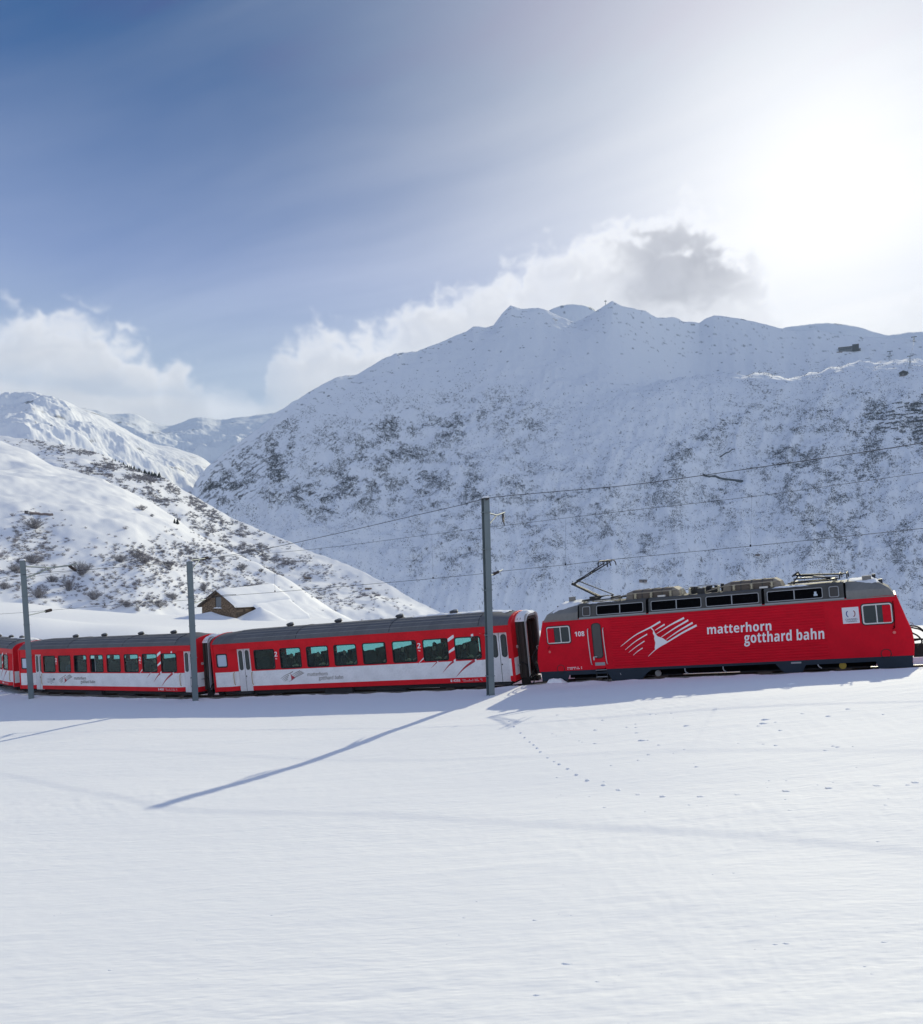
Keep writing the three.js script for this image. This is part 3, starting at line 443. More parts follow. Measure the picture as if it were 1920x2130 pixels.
{
  const b3 = at(1021, 1461, 32.9), t3 = at(1009.5, 1036, 32.9);
  mast(b3, t3, 0.25, 'tall grey catenary mast in front of the gap before the locomotive', (add) => {
    const a = at(1011, 1066, 33.0), tip = at(1050, 1066, 35.6), s0 = at(1013, 1096, 33.0), mid = at(1033, 1072, 34.5);
    add('bracket_tube', tubeGeo([a, mid], 0.03), galv); add('bracket_tube', tubeGeo([mid, tip], 0.03), galv); add('strut', tubeGeo([s0, mid], 0.03), galv);
    add('insulator', insulatorGeo(at(1046, 1067, 35.4), at(1047, 1086, 35.4), 0.075), brownIns); add('suspension_clamp', tubeGeo([at(1047, 1086, 35.4), at(1050, 1093, 35.5)], 0.02), darkMetal);
    const r0 = at(1015, 1200, 33.0), r1 = at(1046, 1185, 35.5); add('registration_arm', tubeGeo([r0, r1], 0.022), galv); add('arm_insulator', insulatorGeo(r0.clone().lerp(r1, 0.35), r0.clone().lerp(r1, 0.68), 0.06), brownIns);
    add('feeder_insulator', insulatorGeo(at(1010, 1040, 32.7), at(1018, 1036, 32.7), 0.05), brownIns);
  });
  const b2 = at(407, 1466, 41.2), t2 = at(394, 1168, 41.2);
  mast(b2, t2, 0.27, 'grey catenary mast between the two left coaches', (add) => {
    const tip = at(432, 1161, 44.6); add('bracket_tube', tubeGeo([at(395, 1166, 41.3), tip], 0.035), galv); add('strut', tubeGeo([at(396, 1190, 41.3), at(415, 1164, 43)], 0.03), galv);
    add('insulator', insulatorGeo(at(421, 1163, 43.8), at(432, 1160, 44.6), 0.085), brownIns);
    const r0 = at(400, 1256, 41.3), r1 = at(438, 1243, 44.9); add('registration_arm', tubeGeo([r0, r1], 0.028), galv); add('arm_insulator', insulatorGeo(r0.clone().lerp(r1, 0.72), r1, 0.085), brownIns);
    add('steady_arm', tubeGeo([r1, at(466, 1238, 44.9), at(491, 1237, 44.6)], 0.016), darkMetal);
  });
  const b1 = at(66, 1462, 48.6), t1 = at(47, 1166, 48.6);
  mast(b1, t1, 0.29, 'leftmost grey catenary mast with a long bracket arm', (add) => {
    const mid = at(106, 1181, 51), tip = at(160, 1174, 53); add('bracket_tube', tubeGeo([at(48, 1178, 48.7), mid], 0.045), galv); add('strut', tubeGeo([at(50, 1204, 48.7), mid], 0.045), galv); add('bracket_tube', tubeGeo([mid, tip], 0.045), galv);
    add('insulator', insulatorGeo(at(144, 1177, 52.4), at(158, 1187, 53), 0.1), brownIns);
    const r0 = at(54, 1281, 48.7), r1 = at(106, 1269, 52.6); add('registration_arm', tubeGeo([r0, r1], 0.03), galv); add('arm_insulator', insulatorGeo(r0.clone().lerp(r1, 0.78), r1, 0.1), brownIns);
  });
  // wires, each a thing of its own that runs on past the frame
  const wire = (name, pts, r, label, drops = []) => {
    const g = new THREE.Group(), c = new THREE.CatmullRomCurve3(pts, false, 'centripetal'), m = new THREE.Mesh(new THREE.TubeGeometry(c, pts.length * 10, r, 5, false), wireMat); m.name = 'wire'; g.add(m);
    for (const [a, b] of drops) { const d = new THREE.Mesh(tubeGeo([a, b], 0.0035, 4), wireMat), k = new THREE.Mesh(new THREE.BoxGeometry(0.05, 0.09, 0.05).translate(b.x, b.y, b.z), wireMat); d.name = 'dropper'; k.name = 'dropper_clamp'; g.add(d); d.add(k); }
    return top(name, g, label, 'wire', 'overhead wires');
  };
  const T = (px, py) => at(px, py, trackDepth(px)), D = trackDepth;
  wire('contact_wire', [at(-260, 1296, 74), at(-90, 1283, 60), T(20, 1276), T(109, 1269), T(217, 1260), T(392, 1248), T(491, 1238), T(569, 1232), T(700, 1221), T(900, 1203.5), T(1007, 1193), T(1046, 1188), T(1175, 1175), T(1262, 1165), T(1560, 1136), T(1920, 1099), T(2200, 1068)], 0.010, 'lowest overhead wire, touched by the raised pantograph');
  const mw = [at(-260, 1242, 74), at(-90, 1222, 60), T(20, 1207), T(156, 1188), T(290, 1176), T(431, 1161), T(570, 1150), T(700, 1137), T(898, 1111.5), T(1050, 1093), T(1177, 1077.5), T(1300, 1063), T(1564, 1033), T(1920, 983), T(2200, 940)];
  wire('messenger_wire', mw, 0.008, 'middle overhead wire with thin vertical droppers', [[T(217, 1183), T(218, 1258)], [T(570, 1150), T(572, 1230)], [T(898, 1111.5), T(901, 1202)], [T(1177, 1077.5), T(1176, 1174)], [T(1564, 1033), T(1561, 1135)]]);
  wire('feeder_cable', [at(-260, 1238, 66), at(-80, 1219, 54), at(45, 1196, 48.5), at(220, 1182, 45), at(394, 1167, 41), at(540, 1144, 39), at(700, 1110, 37), at(860, 1073, 34.8), at(973, 1047, 33.2), at(1010, 1037, 32.7), at(1150, 1023, 31.5), at(1300, 1010, 30.3), at(1600, 969, 27.5), at(1920, 921, 25), at(2200, 870, 23)], 0.012, 'topmost overhead cable running from mast top to mast top');
}

// ------------------------------------------------------------------ the train
const font = await new FontLoader().loadAsync('fonts/droid/droid_sans_bold.typeface.json');
const fontR = await new FontLoader().loadAsync('fonts/droid/droid_sans_regular.typeface.json');
const dirt = (u, v) => 0.975 + 0.085 * tnoise(u, v, 5, 5, 4) + 0.04 * tnoise(u, v, 40, 40, 2);
const dirtTex = dataTex(512, 512, dirt, true);
const ribTex = dataTex(64, 256, (u, v) => { const s = (v * 8) % 1; return 0.5 + 0.5 * Math.pow(Math.abs(Math.sin(s * Math.PI)), 0.35) - 0.25; });
const paint = (r, g, b, rough = 0.32, extra = {}) => new THREE.MeshPhysicalMaterial({ color: col(r, g, b), roughness: rough + 0.18, specularIntensity: 0.3, side: THREE.DoubleSide, map: dirtTex, ...extra });
const RED = paint(0.70, 0.003, 0.02), COACHRED = paint(0.74, 0.013, 0.024), WHITE = paint(0.86, 0.86, 0.86, 0.4), LETTER = std(col(0.86, 0.86, 0.86), 0.5), ROOFGREY = paint(0.15, 0.155, 0.165, 0.6), CABGREY = paint(0.24, 0.235, 0.22, 0.55), NAVY = paint(0.032, 0.045, 0.062, 0.55),
  BLACK = new THREE.MeshPhysicalMaterial({ color: col(0.004, 0.004, 0.005), roughness: 1, specularIntensity: 0.05, side: THREE.DoubleSide }), RUBBER = std(col(0.012, 0.012, 0.013), 0.75), DOORWHITE = paint(0.78, 0.78, 0.79, 0.4), ALU = new THREE.MeshStandardMaterial({ color: col(0.60, 0.60, 0.60), roughness: 0.4, metalness: 0.5, side: THREE.DoubleSide }), BAND = paint(0.10, 0.099, 0.096, 0.55), BOX = paint(0.17, 0.14, 0.115, 0.65), BOXEND = paint(0.30, 0.265, 0.22, 0.6), UNDER = std(col(0.03, 0.03, 0.033), 0.85), GREYINK = std(col(0.19, 0.165, 0.14), 0.6), REDINK = std(col(0.45, 0.02, 0.04), 0.5), BELLOWS = std(col(0.05, 0.04, 0.035), 0.9), FRAMEGREY = std(col(0.33, 0.34, 0.35), 0.6), SEAT = std(col(0.02, 0.035, 0.05), 0.9), INSIDE = std(col(0.07, 0.075, 0.08), 0.8), RIBBED = paint(0.70, 0.003, 0.02, 0.34, { bumpMap: ribTex, bumpScale: 0.03 });
const DARKGLASS = new THREE.MeshPhysicalMaterial({ color: col(0.012, 0.028, 0.034), roughness: 0.05, ior: 1.5, side: THREE.DoubleSide });
const COACHGLASS = new THREE.MeshPhysicalMaterial({ color: col(0.64, 0.84, 0.84), roughness: 0.02, transmission: 1, thickness: 0, ior: 1.45, specularIntensity: 0.5, side: THREE.DoubleSide });
const FROST = std(col(0.50, 0.60, 0.72), 0.35), AMBER = std(col(0.75, 0.18, 0.16), 0.3), CERAMIC = std(col(0.55, 0.50, 0.36), 0.35);
const V2 = (p) => new THREE.Vector2(p[0], p[1]);
const shapeOf = (pts) => new THREE.Shape(pts.map(V2));
const rectPts = (a, b, c, d) => [[a, b], [c, b], [c, d], [a, d]];
function roundRect(a, b, c, d, r) { const s = new THREE.Shape(); s.moveTo(a + r, b); s.lineTo(c - r, b); s.absarc(c - r, b + r, r, -Math.PI / 2, 0); s.lineTo(c, d - r); s.absarc(c - r, d - r, r, 0, Math.PI / 2); s.lineTo(a + r, d); s.absarc(a + r, d - r, r, Math.PI / 2, Math.PI); s.lineTo(a, b + r); s.absarc(a + r, b + r, r, Math.PI, Math.PI * 1.5); return s; }
const pathOf = (s) => { const p = new THREE.Path(); p.curves = s.curves; p.currentPoint = s.currentPoint; p.autoClose = true; return p; };
const slab = (s, w0, w1, bevel = 0) => { const g = new THREE.ExtrudeGeometry(s, { depth: w1 - w0 - 2 * bevel, bevelEnabled: bevel > 0, bevelSize: bevel, bevelThickness: bevel, bevelSegments: 2, curveSegments: 6 }); g.translate(0, 0, w0 + bevel); return g; };   // a side-on outline given thickness across the vehicle
const box = (u0, u1, v0, v1, w0, w1) => new THREE.BoxGeometry(u1 - u0, v1 - v0, w1 - w0).translate((u0 + u1) / 2, (v0 + v1) / 2, (w0 + w1) / 2);
const ring = (o, i, w0, w1) => { o.holes.push(pathOf(i)); return slab(o, w0, w1); };
const V3 = (x, y, z) => new THREE.Vector3(x, y, z);
const alongU = (pts, u0, u1) => { const s = new THREE.Shape(pts.map(([w, v]) => new THREE.Vector2(w, v))); const g = new THREE.ExtrudeGeometry(s, { depth: u1 - u0, bevelEnabled: false }); g.applyMatrix4(new THREE.Matrix4().makeBasis(V3(0, 0, 1), V3(0, 1, 0), V3(1, 0, 0))); g.translate(u0, 0, 0); for (const n of ['position', 'normal']) { const q = g.attributes[n]; for (let k = 0; k < q.count; k += 3) for (const f of ['X', 'Y', 'Z']) { const t = q['get' + f](k); q['set' + f](k, q['get' + f](k + 1)); q['set' + f](k + 1, t); } } return g; };   // the mirrored basis turns the faces round: turn them back
function uvMetres(g, s = 1) { const p = g.attributes.position, uv = new Float32Array(p.count * 2); for (let i = 0; i < p.count; i++) { uv[2 * i] = p.getX(i) * s + p.getZ(i) * 0.13; uv[2 * i + 1] = p.getY(i) * s + p.getZ(i) * 0.2; } g.setAttribute('uv', new THREE.BufferAttribute(uv, 2)); return g; }
function text(str, u, v, height, width, mat, w, f = font, slant = 0) {   // lettering: cap line set so that x-height text keeps its size
  const g = new TextGeometry(str, { font: f, size: 1, depth: 0.01, curveSegments: 4, bevelEnabled: false }); g.computeBoundingBox(); const b = g.boundingBox, sx = width / (b.max.x - b.min.x);
  g.translate(-b.min.x, 0, 0); g.applyMatrix4(new THREE.Matrix4().set(sx, slant * height, 0, u, 0, height, 0, v, 0, 0, 0.8, w, 0, 0, 0, 1)); return g;
}
function strokeGeo(pts, w0, w1, w, thick = 0.006) {   // a brush stroke that swells from w0 to w1, cut upright at its end
  const c = new THREE.CatmullRomCurve3(pts.map(([x, y]) => V3(x, y, 0))), n = 16, a = [], b = [];
  for (let i = 0; i <= n; i++) { const t = i / n, p = c.getPoint(t), h = lerp(w0, w1, Math.pow(t, 0.7)) / 2; a.push([p.x - h * 0.25, p.y + h]); b.push([p.x + h * 0.25, p.y - h]); }
  return slab(shapeOf([...b, ...a.reverse()]), w, w + thick);
}
function wheelGeo(u, v, w, r) { const g = new THREE.CylinderGeometry(r, r, 0.12, 28).rotateX(Math.PI / 2).translate(u, v, w), h = new THREE.CylinderGeometry(r * 0.28, r * 0.32, 0.2, 16).rotateX(Math.PI / 2).translate(u, v, w + 0.04); return mergeGeometries([g, h]); }
function vehicle(P) {
  const g = new THREE.Group(), du = -P.L / 2, dv = -P.rail, dw = W / 2;
  g.position.copy(P.p(P.L / 2, P.rail, -W / 2)); g.quaternion.setFromRotationMatrix(new THREE.Matrix4().makeBasis(P.t, P.v, P.n));
  const part = (name, geo, mat, parent = g) => { const m = new THREE.Mesh(uvMetres(geo.clone().translate(du, dv, dw), 0.25), mat); m.name = name; parent.add(m); return m; };
  const rpart = (name, geo, mat, parent = g) => { geo = geo.clone(); const p = geo.attributes.position, uv = new Float32Array(p.count * 2); for (let i = 0; i < p.count; i++) { uv[2 * i] = p.getX(i) * 0.3; uv[2 * i + 1] = p.getY(i) * 1.25; } geo.setAttribute('uv', new THREE.BufferAttribute(uv, 2)); const m = new THREE.Mesh(geo.translate(du, dv, dw), mat); m.name = name; parent.add(m); return m; };
  return { g, part, rpart };
}
function lumpySnow(u0, u1, w0, w1, h, seed, topAt, nu = 40, nw = 16) {   // a lying crust of snow with a ragged outline
  const pos = [], idx = [];
  for (let i = 0; i <= nu; i++) for (let j = 0; j <= nw; j++) { const u = lerp(u0, u1, i / nu), w = lerp(w0, w1, j / nw), e = Math.min(1, 5 * Math.min(i / nu, 1 - i / nu)) * Math.min(1, 3.5 * Math.min(j / nw, 1 - j / nw)); const t = h * (e * 1.4 - 0.45 + 0.9 * fbm(u * 2.2 + seed, w * 2.6, 3)); pos.push(u, topAt(u, w) + Math.max(-0.04, t), w); }
  for (let i = 0; i < nu; i++) for (let j = 0; j < nw; j++) { const a = i * (nw + 1) + j, b = a + nw + 1; idx.push(a, a + 1, b, b, a + 1, b + 1); }
  const g = new THREE.BufferGeometry(); g.setAttribute('position', new THREE.Float32BufferAttribute(pos, 3)); g.setIndex(idx); g.computeVertexNormals(); g.setAttribute('uv', new THREE.Float32BufferAttribute(new Float32Array(pos.length / 3 * 2), 2)); return g;
}

// --- locomotive
{
  const { g, part, rpart } = vehicle(LOCO), H = 2.11, L = 14.0, E = 0.004;
  const outline = [[0.03, 0], [-0.02, 0.42], [0.03, 0.85], [0.08, 1.05], [0.38, H], [L - 0.38, H], [L - 0.08, 1.05], [L - 0.01, 0.85], [L + 0.03, 0.42], [L - 0.02, 0]];
  part('body', slab(shapeOf(outline), -W, 0, 0.03), RED);
  rpart('ribbed_panel', slab(shapeOf(rectPts(3.25, 0.06, 11.3, 2.06)), 0, 0.008), RIBBED);
  part('rain_gutter', box(0.4, 13.6, 2.085, 2.12, -0.02, 0.035), CABGREY);
  // skirt
  const skirt = [[0.06, 0], [0.10, -0.42], [1.2, -0.42], [1.3, -0.19], [3.0, -0.19], [3.15, -0.5], [4.35, -0.5], [4.5, -0.34], [4.62, -0.22], [4.8, -0.12], [9.45, -0.1], [9.6, -0.3], [9.75, -0.45], [10.35, -0.45], [10.5, -0.19], [12.8, -0.17], [12.86, -0.42], [13.93, -0.42], [13.97, 0]];
  part('skirt', slab(shapeOf(skirt), -0.1, -0.004), NAVY); part('skirt', slab(shapeOf(skirt), -W, -W + 0.1), NAVY);
  part('front_apron', box(0.08, 0.2, -0.42, -0.002, -W + 0.11, -0.11), NAVY); part('front_apron', box(13.8, 13.95, -0.42, -0.002, -W + 0.11, -0.11), NAVY);
  for (const u of [2.3, 9.0]) { const b = part('bogie', box(u - 0.9, u + 3.6, -0.42, -0.05, -W + 0.45, -0.4), UNDER); for (const d of [0, 2.72]) { part('wheel', wheelGeo(u + d, -0.2, -0.55, 0.38), rustSteel, b); part('wheel', wheelGeo(u + d, -0.2, -W + 0.55, 0.38), rustSteel, b); } }
  part('underframe', box(1.25, 12.8, -0.36, -0.03, -W + 0.3, -0.32), BLACK);
  for (const u of [3.5, 6.1, 7.55, 10.9]) part('sand_pipe', tubeGeo([V3(u, -0.02, -0.05), V3(u + 0.02, -0.25, -0.02), V3(u + 0.12, -0.34, -0.05)], 0.022), FRAMEGREY);
  part('axle_box', new THREE.CylinderGeometry(0.12, 0.12, 0.1, 18).rotateX(Math.PI / 2).translate(5.02, -0.28, -0.12), CABGREY); part('axle_box', new THREE.CylinderGeometry(0.12, 0.12, 0.1, 18).rotateX(Math.PI / 2).translate(11.72, -0.28, -0.12), std(col(0.35, 0.25, 0.03), 0.6));
  // cab side windows with a red sunblind
  for (const [a, b, r0, r1, mid] of [[0.51, 1.54, 0.54, 0.83, 1.12], [12.52, 13.47, 13.17, 13.43, 12.98]]) {
    const wdw = part('cab_window', ring(roundRect(a, 1.16, b, 1.87, 0.09), roundRect(a + 0.045, 1.205, b - 0.045, 1.825, 0.06), 0, 0.022), ALU);
    part('pane', slab(roundRect(a + 0.04, 1.2, b - 0.04, 1.83, 0.06), 0, 0.008), DARKGLASS, wdw); part('window_bar', box(mid - 0.018, mid + 0.018, 1.2, 1.83, 0.008, 0.02), ALU, wdw);
    part('sun_blind', slab(roundRect(r0, 1.2, r1, 1.8, 0.03), 0.008, 0.03), RED, wdw); part('window_seal', ring(roundRect(a - 0.035, 1.125, b + 0.035, 1.905, 0.11), roundRect(a, 1.16, b, 1.87, 0.09), 0, 0.012), RUBBER, wdw);
  }
  for (const u of [0.56, 13.47]) { part('side_lamp', new THREE.SphereGeometry(0.055, 14, 10).scale(1, 1, 0.5).translate(u, 0.82, 0.01), AMBER); part('lamp_plate', box(u - 0.2, u + 0.2, 0.74, 0.92, 0, 0.008), RED); part('mirror_arm', tubeGeo([V3(u + 0.0, 1.05, 0.02), V3(u, 0.97, 0.09), V3(u - 0.05, 0.95, 0.08)], 0.013), BLACK); }
  part('mirror_rod', tubeGeo([V3(13.52, 1.93, 0.02), V3(13.53, 1.5, 0.05), V3(13.5, 0.98, 0.05)], 0.011), BLACK);
  for (const u of [0.98, 13.15]) part('jacking_ring', new THREE.TorusGeometry(0.16, 0.012, 8, 26).translate(u, 0.09, 0.004), darkMetal);
  // side door with tall window, handrails, steps
  const door = part('door', slab(roundRect(2.42, 0.02, 2.92, 2.0, 0.06), 0, 0.012), RED);
  part('door_window', slab(roundRect(2.51, 0.47, 2.86, 1.87, 0.13), 0.012, 0.02), new THREE.MeshPhysicalMaterial({ color: col(0.05, 0.052, 0.055), roughness: 0.15 }), door); part('window_seal', ring(roundRect(2.48, 0.44, 2.89, 1.9, 0.15), roundRect(2.51, 0.47, 2.86, 1.87, 0.13), 0.012, 0.026), RUBBER, door);
  part('door_handle', mergeGeometries([box(2.45, 2.5, 0.38, 0.52, 0.012, 0.05), box(2.47, 2.62, 0.5, 0.53, 0.03, 0.05)]), ALU, door); part('kick_plate', box(2.50, 2.92, 0.15, 0.28, 0.012, 0.02), FRAMEGREY, door);
  for (const [a, b] of [[2.33, 2.36], [2.98, 3.02]]) part('handrail', tubeGeo([V3(a, 1.68, 0.0), V3(a, 1.65, 0.07), V3(b, 0.25, 0.07), V3(b, 0.2, 0.0)], 0.022, 8), ALU);
  part('step_recess', box(2.53, 2.93, -0.1, 0.07, 0.0, 0.004), BLACK);
  const ladder = part('ladder', box(2.5, 2.53, -0.55, -0.12, -0.02, 0.01), darkMetal); part('ladder_rail', box(2.95, 2.98, -0.55, -0.12, -0.02, 0.01), darkMetal, ladder); for (const v of [-0.02, -0.3, -0.5]) part('rung', box(2.51, 2.97, v - 0.02, v, -0.05, 0.08), FRAMEGREY, ladder);
  // emblem, lettering and number
  const emblem = [[[3.64, 0.88], [4.29, 1.30], [4.95, 1.58], [5.34, 1.77]], [[5.09, 1.44], [5.3, 1.55], [5.5, 1.65]], [[5.14, 1.30], [5.7, 1.6], [6.28, 1.85]], [[5.27, 1.13], [5.85, 1.46], [6.43, 1.75]], [[5.50, 1.05], [6.04, 1.37], [6.59, 1.64]], [[4.72, 0.42], [5.1, 0.72], [5.56, 0.96], [6.15, 1.27], [6.73, 1.53]], [[3.81, 0.73], [4.25, 1.04], [4.77, 1.31]], [[3.95, 0.62], [4.28, 0.84], [4.63, 1.04]], [[4.12, 0.5], [4.32, 0.65], [4.53, 0.77]]];
  const peak = [[4.90, 1.58], [4.95, 1.585], [5.04, 1.46], [5.10, 1.31], [5.17, 1.20], [5.36, 1.12], [5.54, 0.985], [5.3, 0.84], [5.04, 0.66], [5.01, 0.74], [5.06, 0.95], [5.03, 1.12], [5.05, 1.22], [5.0, 1.32], [5.02, 1.43]];
  emblem.forEach((s, i) => part('emblem_stroke', strokeGeo(s, 0.012, [0.07, 0.06, 0.075, 0.07, 0.07, 0.075, 0.045, 0.04, 0.035][i], 0.0085), LETTER)); part('emblem_peak', slab(shapeOf(peak), 0.0085, 0.0125), LETTER);
  part('lettering', text('matterhorn', 7.10, 1.16, 0.345, 2.34, LETTER, 0.0085, font, 0.06), LETTER); part('lettering', text('gotthard bahn', 8.42, 0.735, 0.385, 2.79, LETTER, 0.0085, font, 0.06), LETTER);
  part('number', text('108', 1.74, 1.40, 0.2, 0.42, LETTER, 0.003), LETTER);
  { const q = rng(9), bits = []; for (let r = 0; r < 2; r++) for (let u = 1.22; u < 1.9; u += 0.05) if (q() > 0.35) bits.push(box(u, u + 0.035, 0.045 + r * 0.06, 0.075 + r * 0.06, 0, 0.005)); part('inscription', mergeGeometries(bits), LETTER).userData.kind = 'stuff'; part('builder_plate', box(10.0, 10.35, -0.12, -0.06, -0.004, 0.004), FRAMEGREY); }
  const sign = part('sign', slab(shapeOf(rectPts(11.88, 1.23, 12.42, 1.81)), 0, 0.012), std(col(0.74, 0.74, 0.78), 0.5));
  const arc = (a0, a1) => { const s = new THREE.Shape(); s.absarc(12.155, 1.575, 0.155, a0, a1, false); s.absarc(12.155, 1.575, 0.125, a1, a0, true); return slab(s, 0.012, 0.016); };
  part('blue_arc', arc(2.3, 4.05), std(col(0.02, 0.04, 0.22), 0.5), sign); part('red_arc', arc(-0.95, 0.85), std(col(0.28, 0.06, 0.05), 0.5), sign); part('grey_disc', slab(new THREE.Shape().absarc(12.155, 1.575, 0.11, 0, 6.2832), 0.012, 0.014), std(col(0.55, 0.58, 0.62), 0.6), sign);
  part('lettering', text('CHANNEL', 11.955, 1.355, 0.055, 0.42, LETTER, 0.012, fontR), std(col(0.14, 0.14, 0.17), 0.6), sign); part('lettering', text('TUNNEL', 11.985, 1.28, 0.055, 0.36, LETTER, 0.012, fontR), std(col(0.14, 0.14, 0.17), 0.6), sign);
  // upper ventilation band with its framed louvres, tilted inwards
  const section = [[0, H], [-0.125, 2.66], [-0.26, 2.72], [-W + 0.26, 2.72], [-W + 0.125, 2.66], [-W, H]];
  for (const [a, b] of [[2.0, 4.80], [4.92, 9.19], [9.30, 12.0]]) part('roof_hood', alongU(section, a, b), BAND);
  part('roof_hood_core', alongU(section.map(([w, v]) => [w * 0.96 - 0.05, v - 0.04]), 1.93, 12.06), BLACK);
  const tilt = new THREE.Matrix4().makeTranslation(0, H, 0).multiply(new THREE.Matrix4().makeRotationX(-Math.atan2(0.125, 0.55)));
  const lv = (geo) => geo.applyMatrix4(tilt);
  for (const [a, b, mid, glass] of [[2.12, 2.53, 0], [2.72, 4.74, 3.74], [4.98, 7.02, 6.02], [7.12, 9.14, 8.12], [9.36, 11.34, 10.34], [11.48, 11.88, 0]]) {
    const f = part('louvre', lv(ring(roundRect(a, 0.07, b, 0.53, 0.08), roundRect(a + 0.06, 0.125, b - 0.06, 0.475, 0.05), 0, 0.025)), BAND);
    part('louvre_rim', lv(ring(roundRect(a + 0.035, 0.1, b - 0.035, 0.5, 0.065), roundRect(a + 0.06, 0.125, b - 0.06, 0.475, 0.05), 0.025, 0.034)), ALU.clone(), f).material = FRAMEGREY;
    part('dark_opening', lv(slab(roundRect(a + 0.055, 0.12, b - 0.055, 0.48, 0.05), 0, 0.006)), mid ? BLACK : std(col(0.05, 0.045, 0.04), 0.4), f);
    if (mid) part('louvre_post', lv(box(mid - 0.018, mid + 0.018, 0.12, 0.48, 0.004, 0.03)), FRAMEGREY, f);
  }
  part('louvre_sticker', lv(mergeGeometries([box(11.0, 11.13, 0.2, 0.27, 0.007, 0.012), box(11.02, 11.1, 0.27, 0.36, 0.007, 0.012)])), std(col(0.5, 0.58, 0.65), 0.5));
  for (const [a, b] of [[2.0, 4.80], [4.92, 9.19], [9.30, 12.0]]) part('sill_strip', box(a, b, H + 0.008, H + 0.06, -0.03, 0.02), FRAMEGREY);
  // cab roofs
  const cab = (flip) => { const f = (u) => flip ? L - u : u, pts = []; for (const [u, v, w] of [[1.93, H + 0.01, 0], [1.93, 2.40, -0.07], [1.93, 2.71, -0.62], [1.93, 2.76, -1.1], [0.40, H + 0.01, -0.01], [0.55, 2.38, -0.12], [0.95, 2.66, -0.7], [1.15, 2.74, -1.15]]) { pts.push(V3(f(u), v, w), V3(f(u), v, -W - w)); } const c = new ConvexGeometry(pts); c.setAttribute('uv', new THREE.Float32BufferAttribute(new Float32Array(c.attributes.position.count * 2), 2)); return c; };
  const cabL = part('cab_roof', cab(false), CABGREY), cabR = part('cab_roof', cab(true), CABGREY);
  const topL = (u, w) => { const d = Math.min(-w, W + w), s = lerp(2.38, 2.71, clamp((d - 0.1) / 0.55)) + 0.05 * clamp((d - 0.65) / 0.5); return Math.min(s, lerp(2.36, 2.75, clamp((u - 0.55) / 0.5))); };
  part('roof_snow', lumpySnow(0.6, 2.02, -W + 0.25, -0.18, 0.085, 3, topL), plainSnow, cabL); part('roof_snow', lumpySnow(12.0, 13.3, -W + 0.2, -0.5, 0.045, 8, (u, w) => topL(L - u, w) - 0.005), plainSnow, cabR);
  part('roof_vent', box(1.28, 1.5, 2.7, 3.02, -1.25, -1.0), CABGREY, cabL); part('roof_vent', box(12.62, 12.92, 2.62, 2.86, -0.95, -0.7), CABGREY, cabR); part('horn', new THREE.CylinderGeometry(0.07, 0.05, 0.16, 14).translate(13.0, 2.8, -1.35), darkMetal, cabR);
  part('headlamp_housing', new THREE.BoxGeometry(0.14, 0.16, 0.26).translate(0.72, 2.6, -1.3), darkMetal, cabL); part('headlamp_housing', new THREE.BoxGeometry(0.14, 0.16, 0.26).translate(13.2, 2.6, -1.3), darkMetal, cabR);
  // roof equipment: resistor housings, conduits, insulators, cables
  for (const [a, b] of [[3.85, 6.08], [7.72, 9.9]]) {
    const h = part('resistor_housing', alongU([[-0.62, 2.72], [-0.68, 2.98], [-0.82, 3.06], [-1.83, 3.06], [-1.97, 2.98], [-2.03, 2.72]], a + 0.32, b - 0.3), BOX);
    part('housing_end', new ConvexGeometry([[a, 2.72, -0.7], [a, 2.72, -1.95], [a + 0.04, 2.98, -0.8], [a + 0.04, 2.98, -1.85], [a + 0.315, 2.72, -0.61], [a + 0.315, 2.72, -2.04], [a + 0.315, 3.0, -0.67], [a + 0.315, 3.0, -1.98], [a + 0.315, 3.07, -0.82], [a + 0.315, 3.07, -1.83]].map(([x, y, z]) => V3(x, y, z))), BOXEND, h);
    part('housing_end', new ConvexGeometry([[b, 2.72, -0.7], [b, 2.72, -1.95], [b - 0.08, 2.94, -0.8], [b - 0.08, 2.94, -1.85], [b - 0.295, 2.72, -0.61], [b - 0.295, 2.72, -2.04], [b - 0.295, 3.0, -0.67], [b - 0.295, 3.0, -1.98], [b - 0.295, 3.08, -0.82], [b - 0.295, 3.08, -1.83]].map(([x, y, z]) => V3(x, y, z))), BOXEND, h);
    for (let i = 1; i < 4; i++) part('housing_rib', alongU([[-0.6, 2.72], [-0.66, 2.99], [-0.81, 3.08], [-1.84, 3.08], [-1.99, 2.99], [-2.05, 2.72]], lerp(a + 0.3, b - 0.3, i / 4) - 0.02, lerp(a + 0.3, b - 0.3, i / 4) + 0.02), BAND, h);
    part('conduit', tubeGeo([V3(a - 0.6, 2.78, -0.55), V3(a - 0.05, 2.9, -0.56), V3(a + 0.25, 2.93, -0.56), V3(b - 0.1, 2.95, -0.56)], 0.022, 8), BOXEND);
    for (const u of [a + 0.45, a + 1.1, b - 0.35]) part('support_insulator', insulatorGeo(V3(u, 2.72, -0.5), V3(u, 2.95, -0.55), 0.07), CERAMIC);
    part('roof_hatch', box(a + 1.4, a + 1.7, 2.735, 2.8, -0.52, -0.34), ALU);
  }
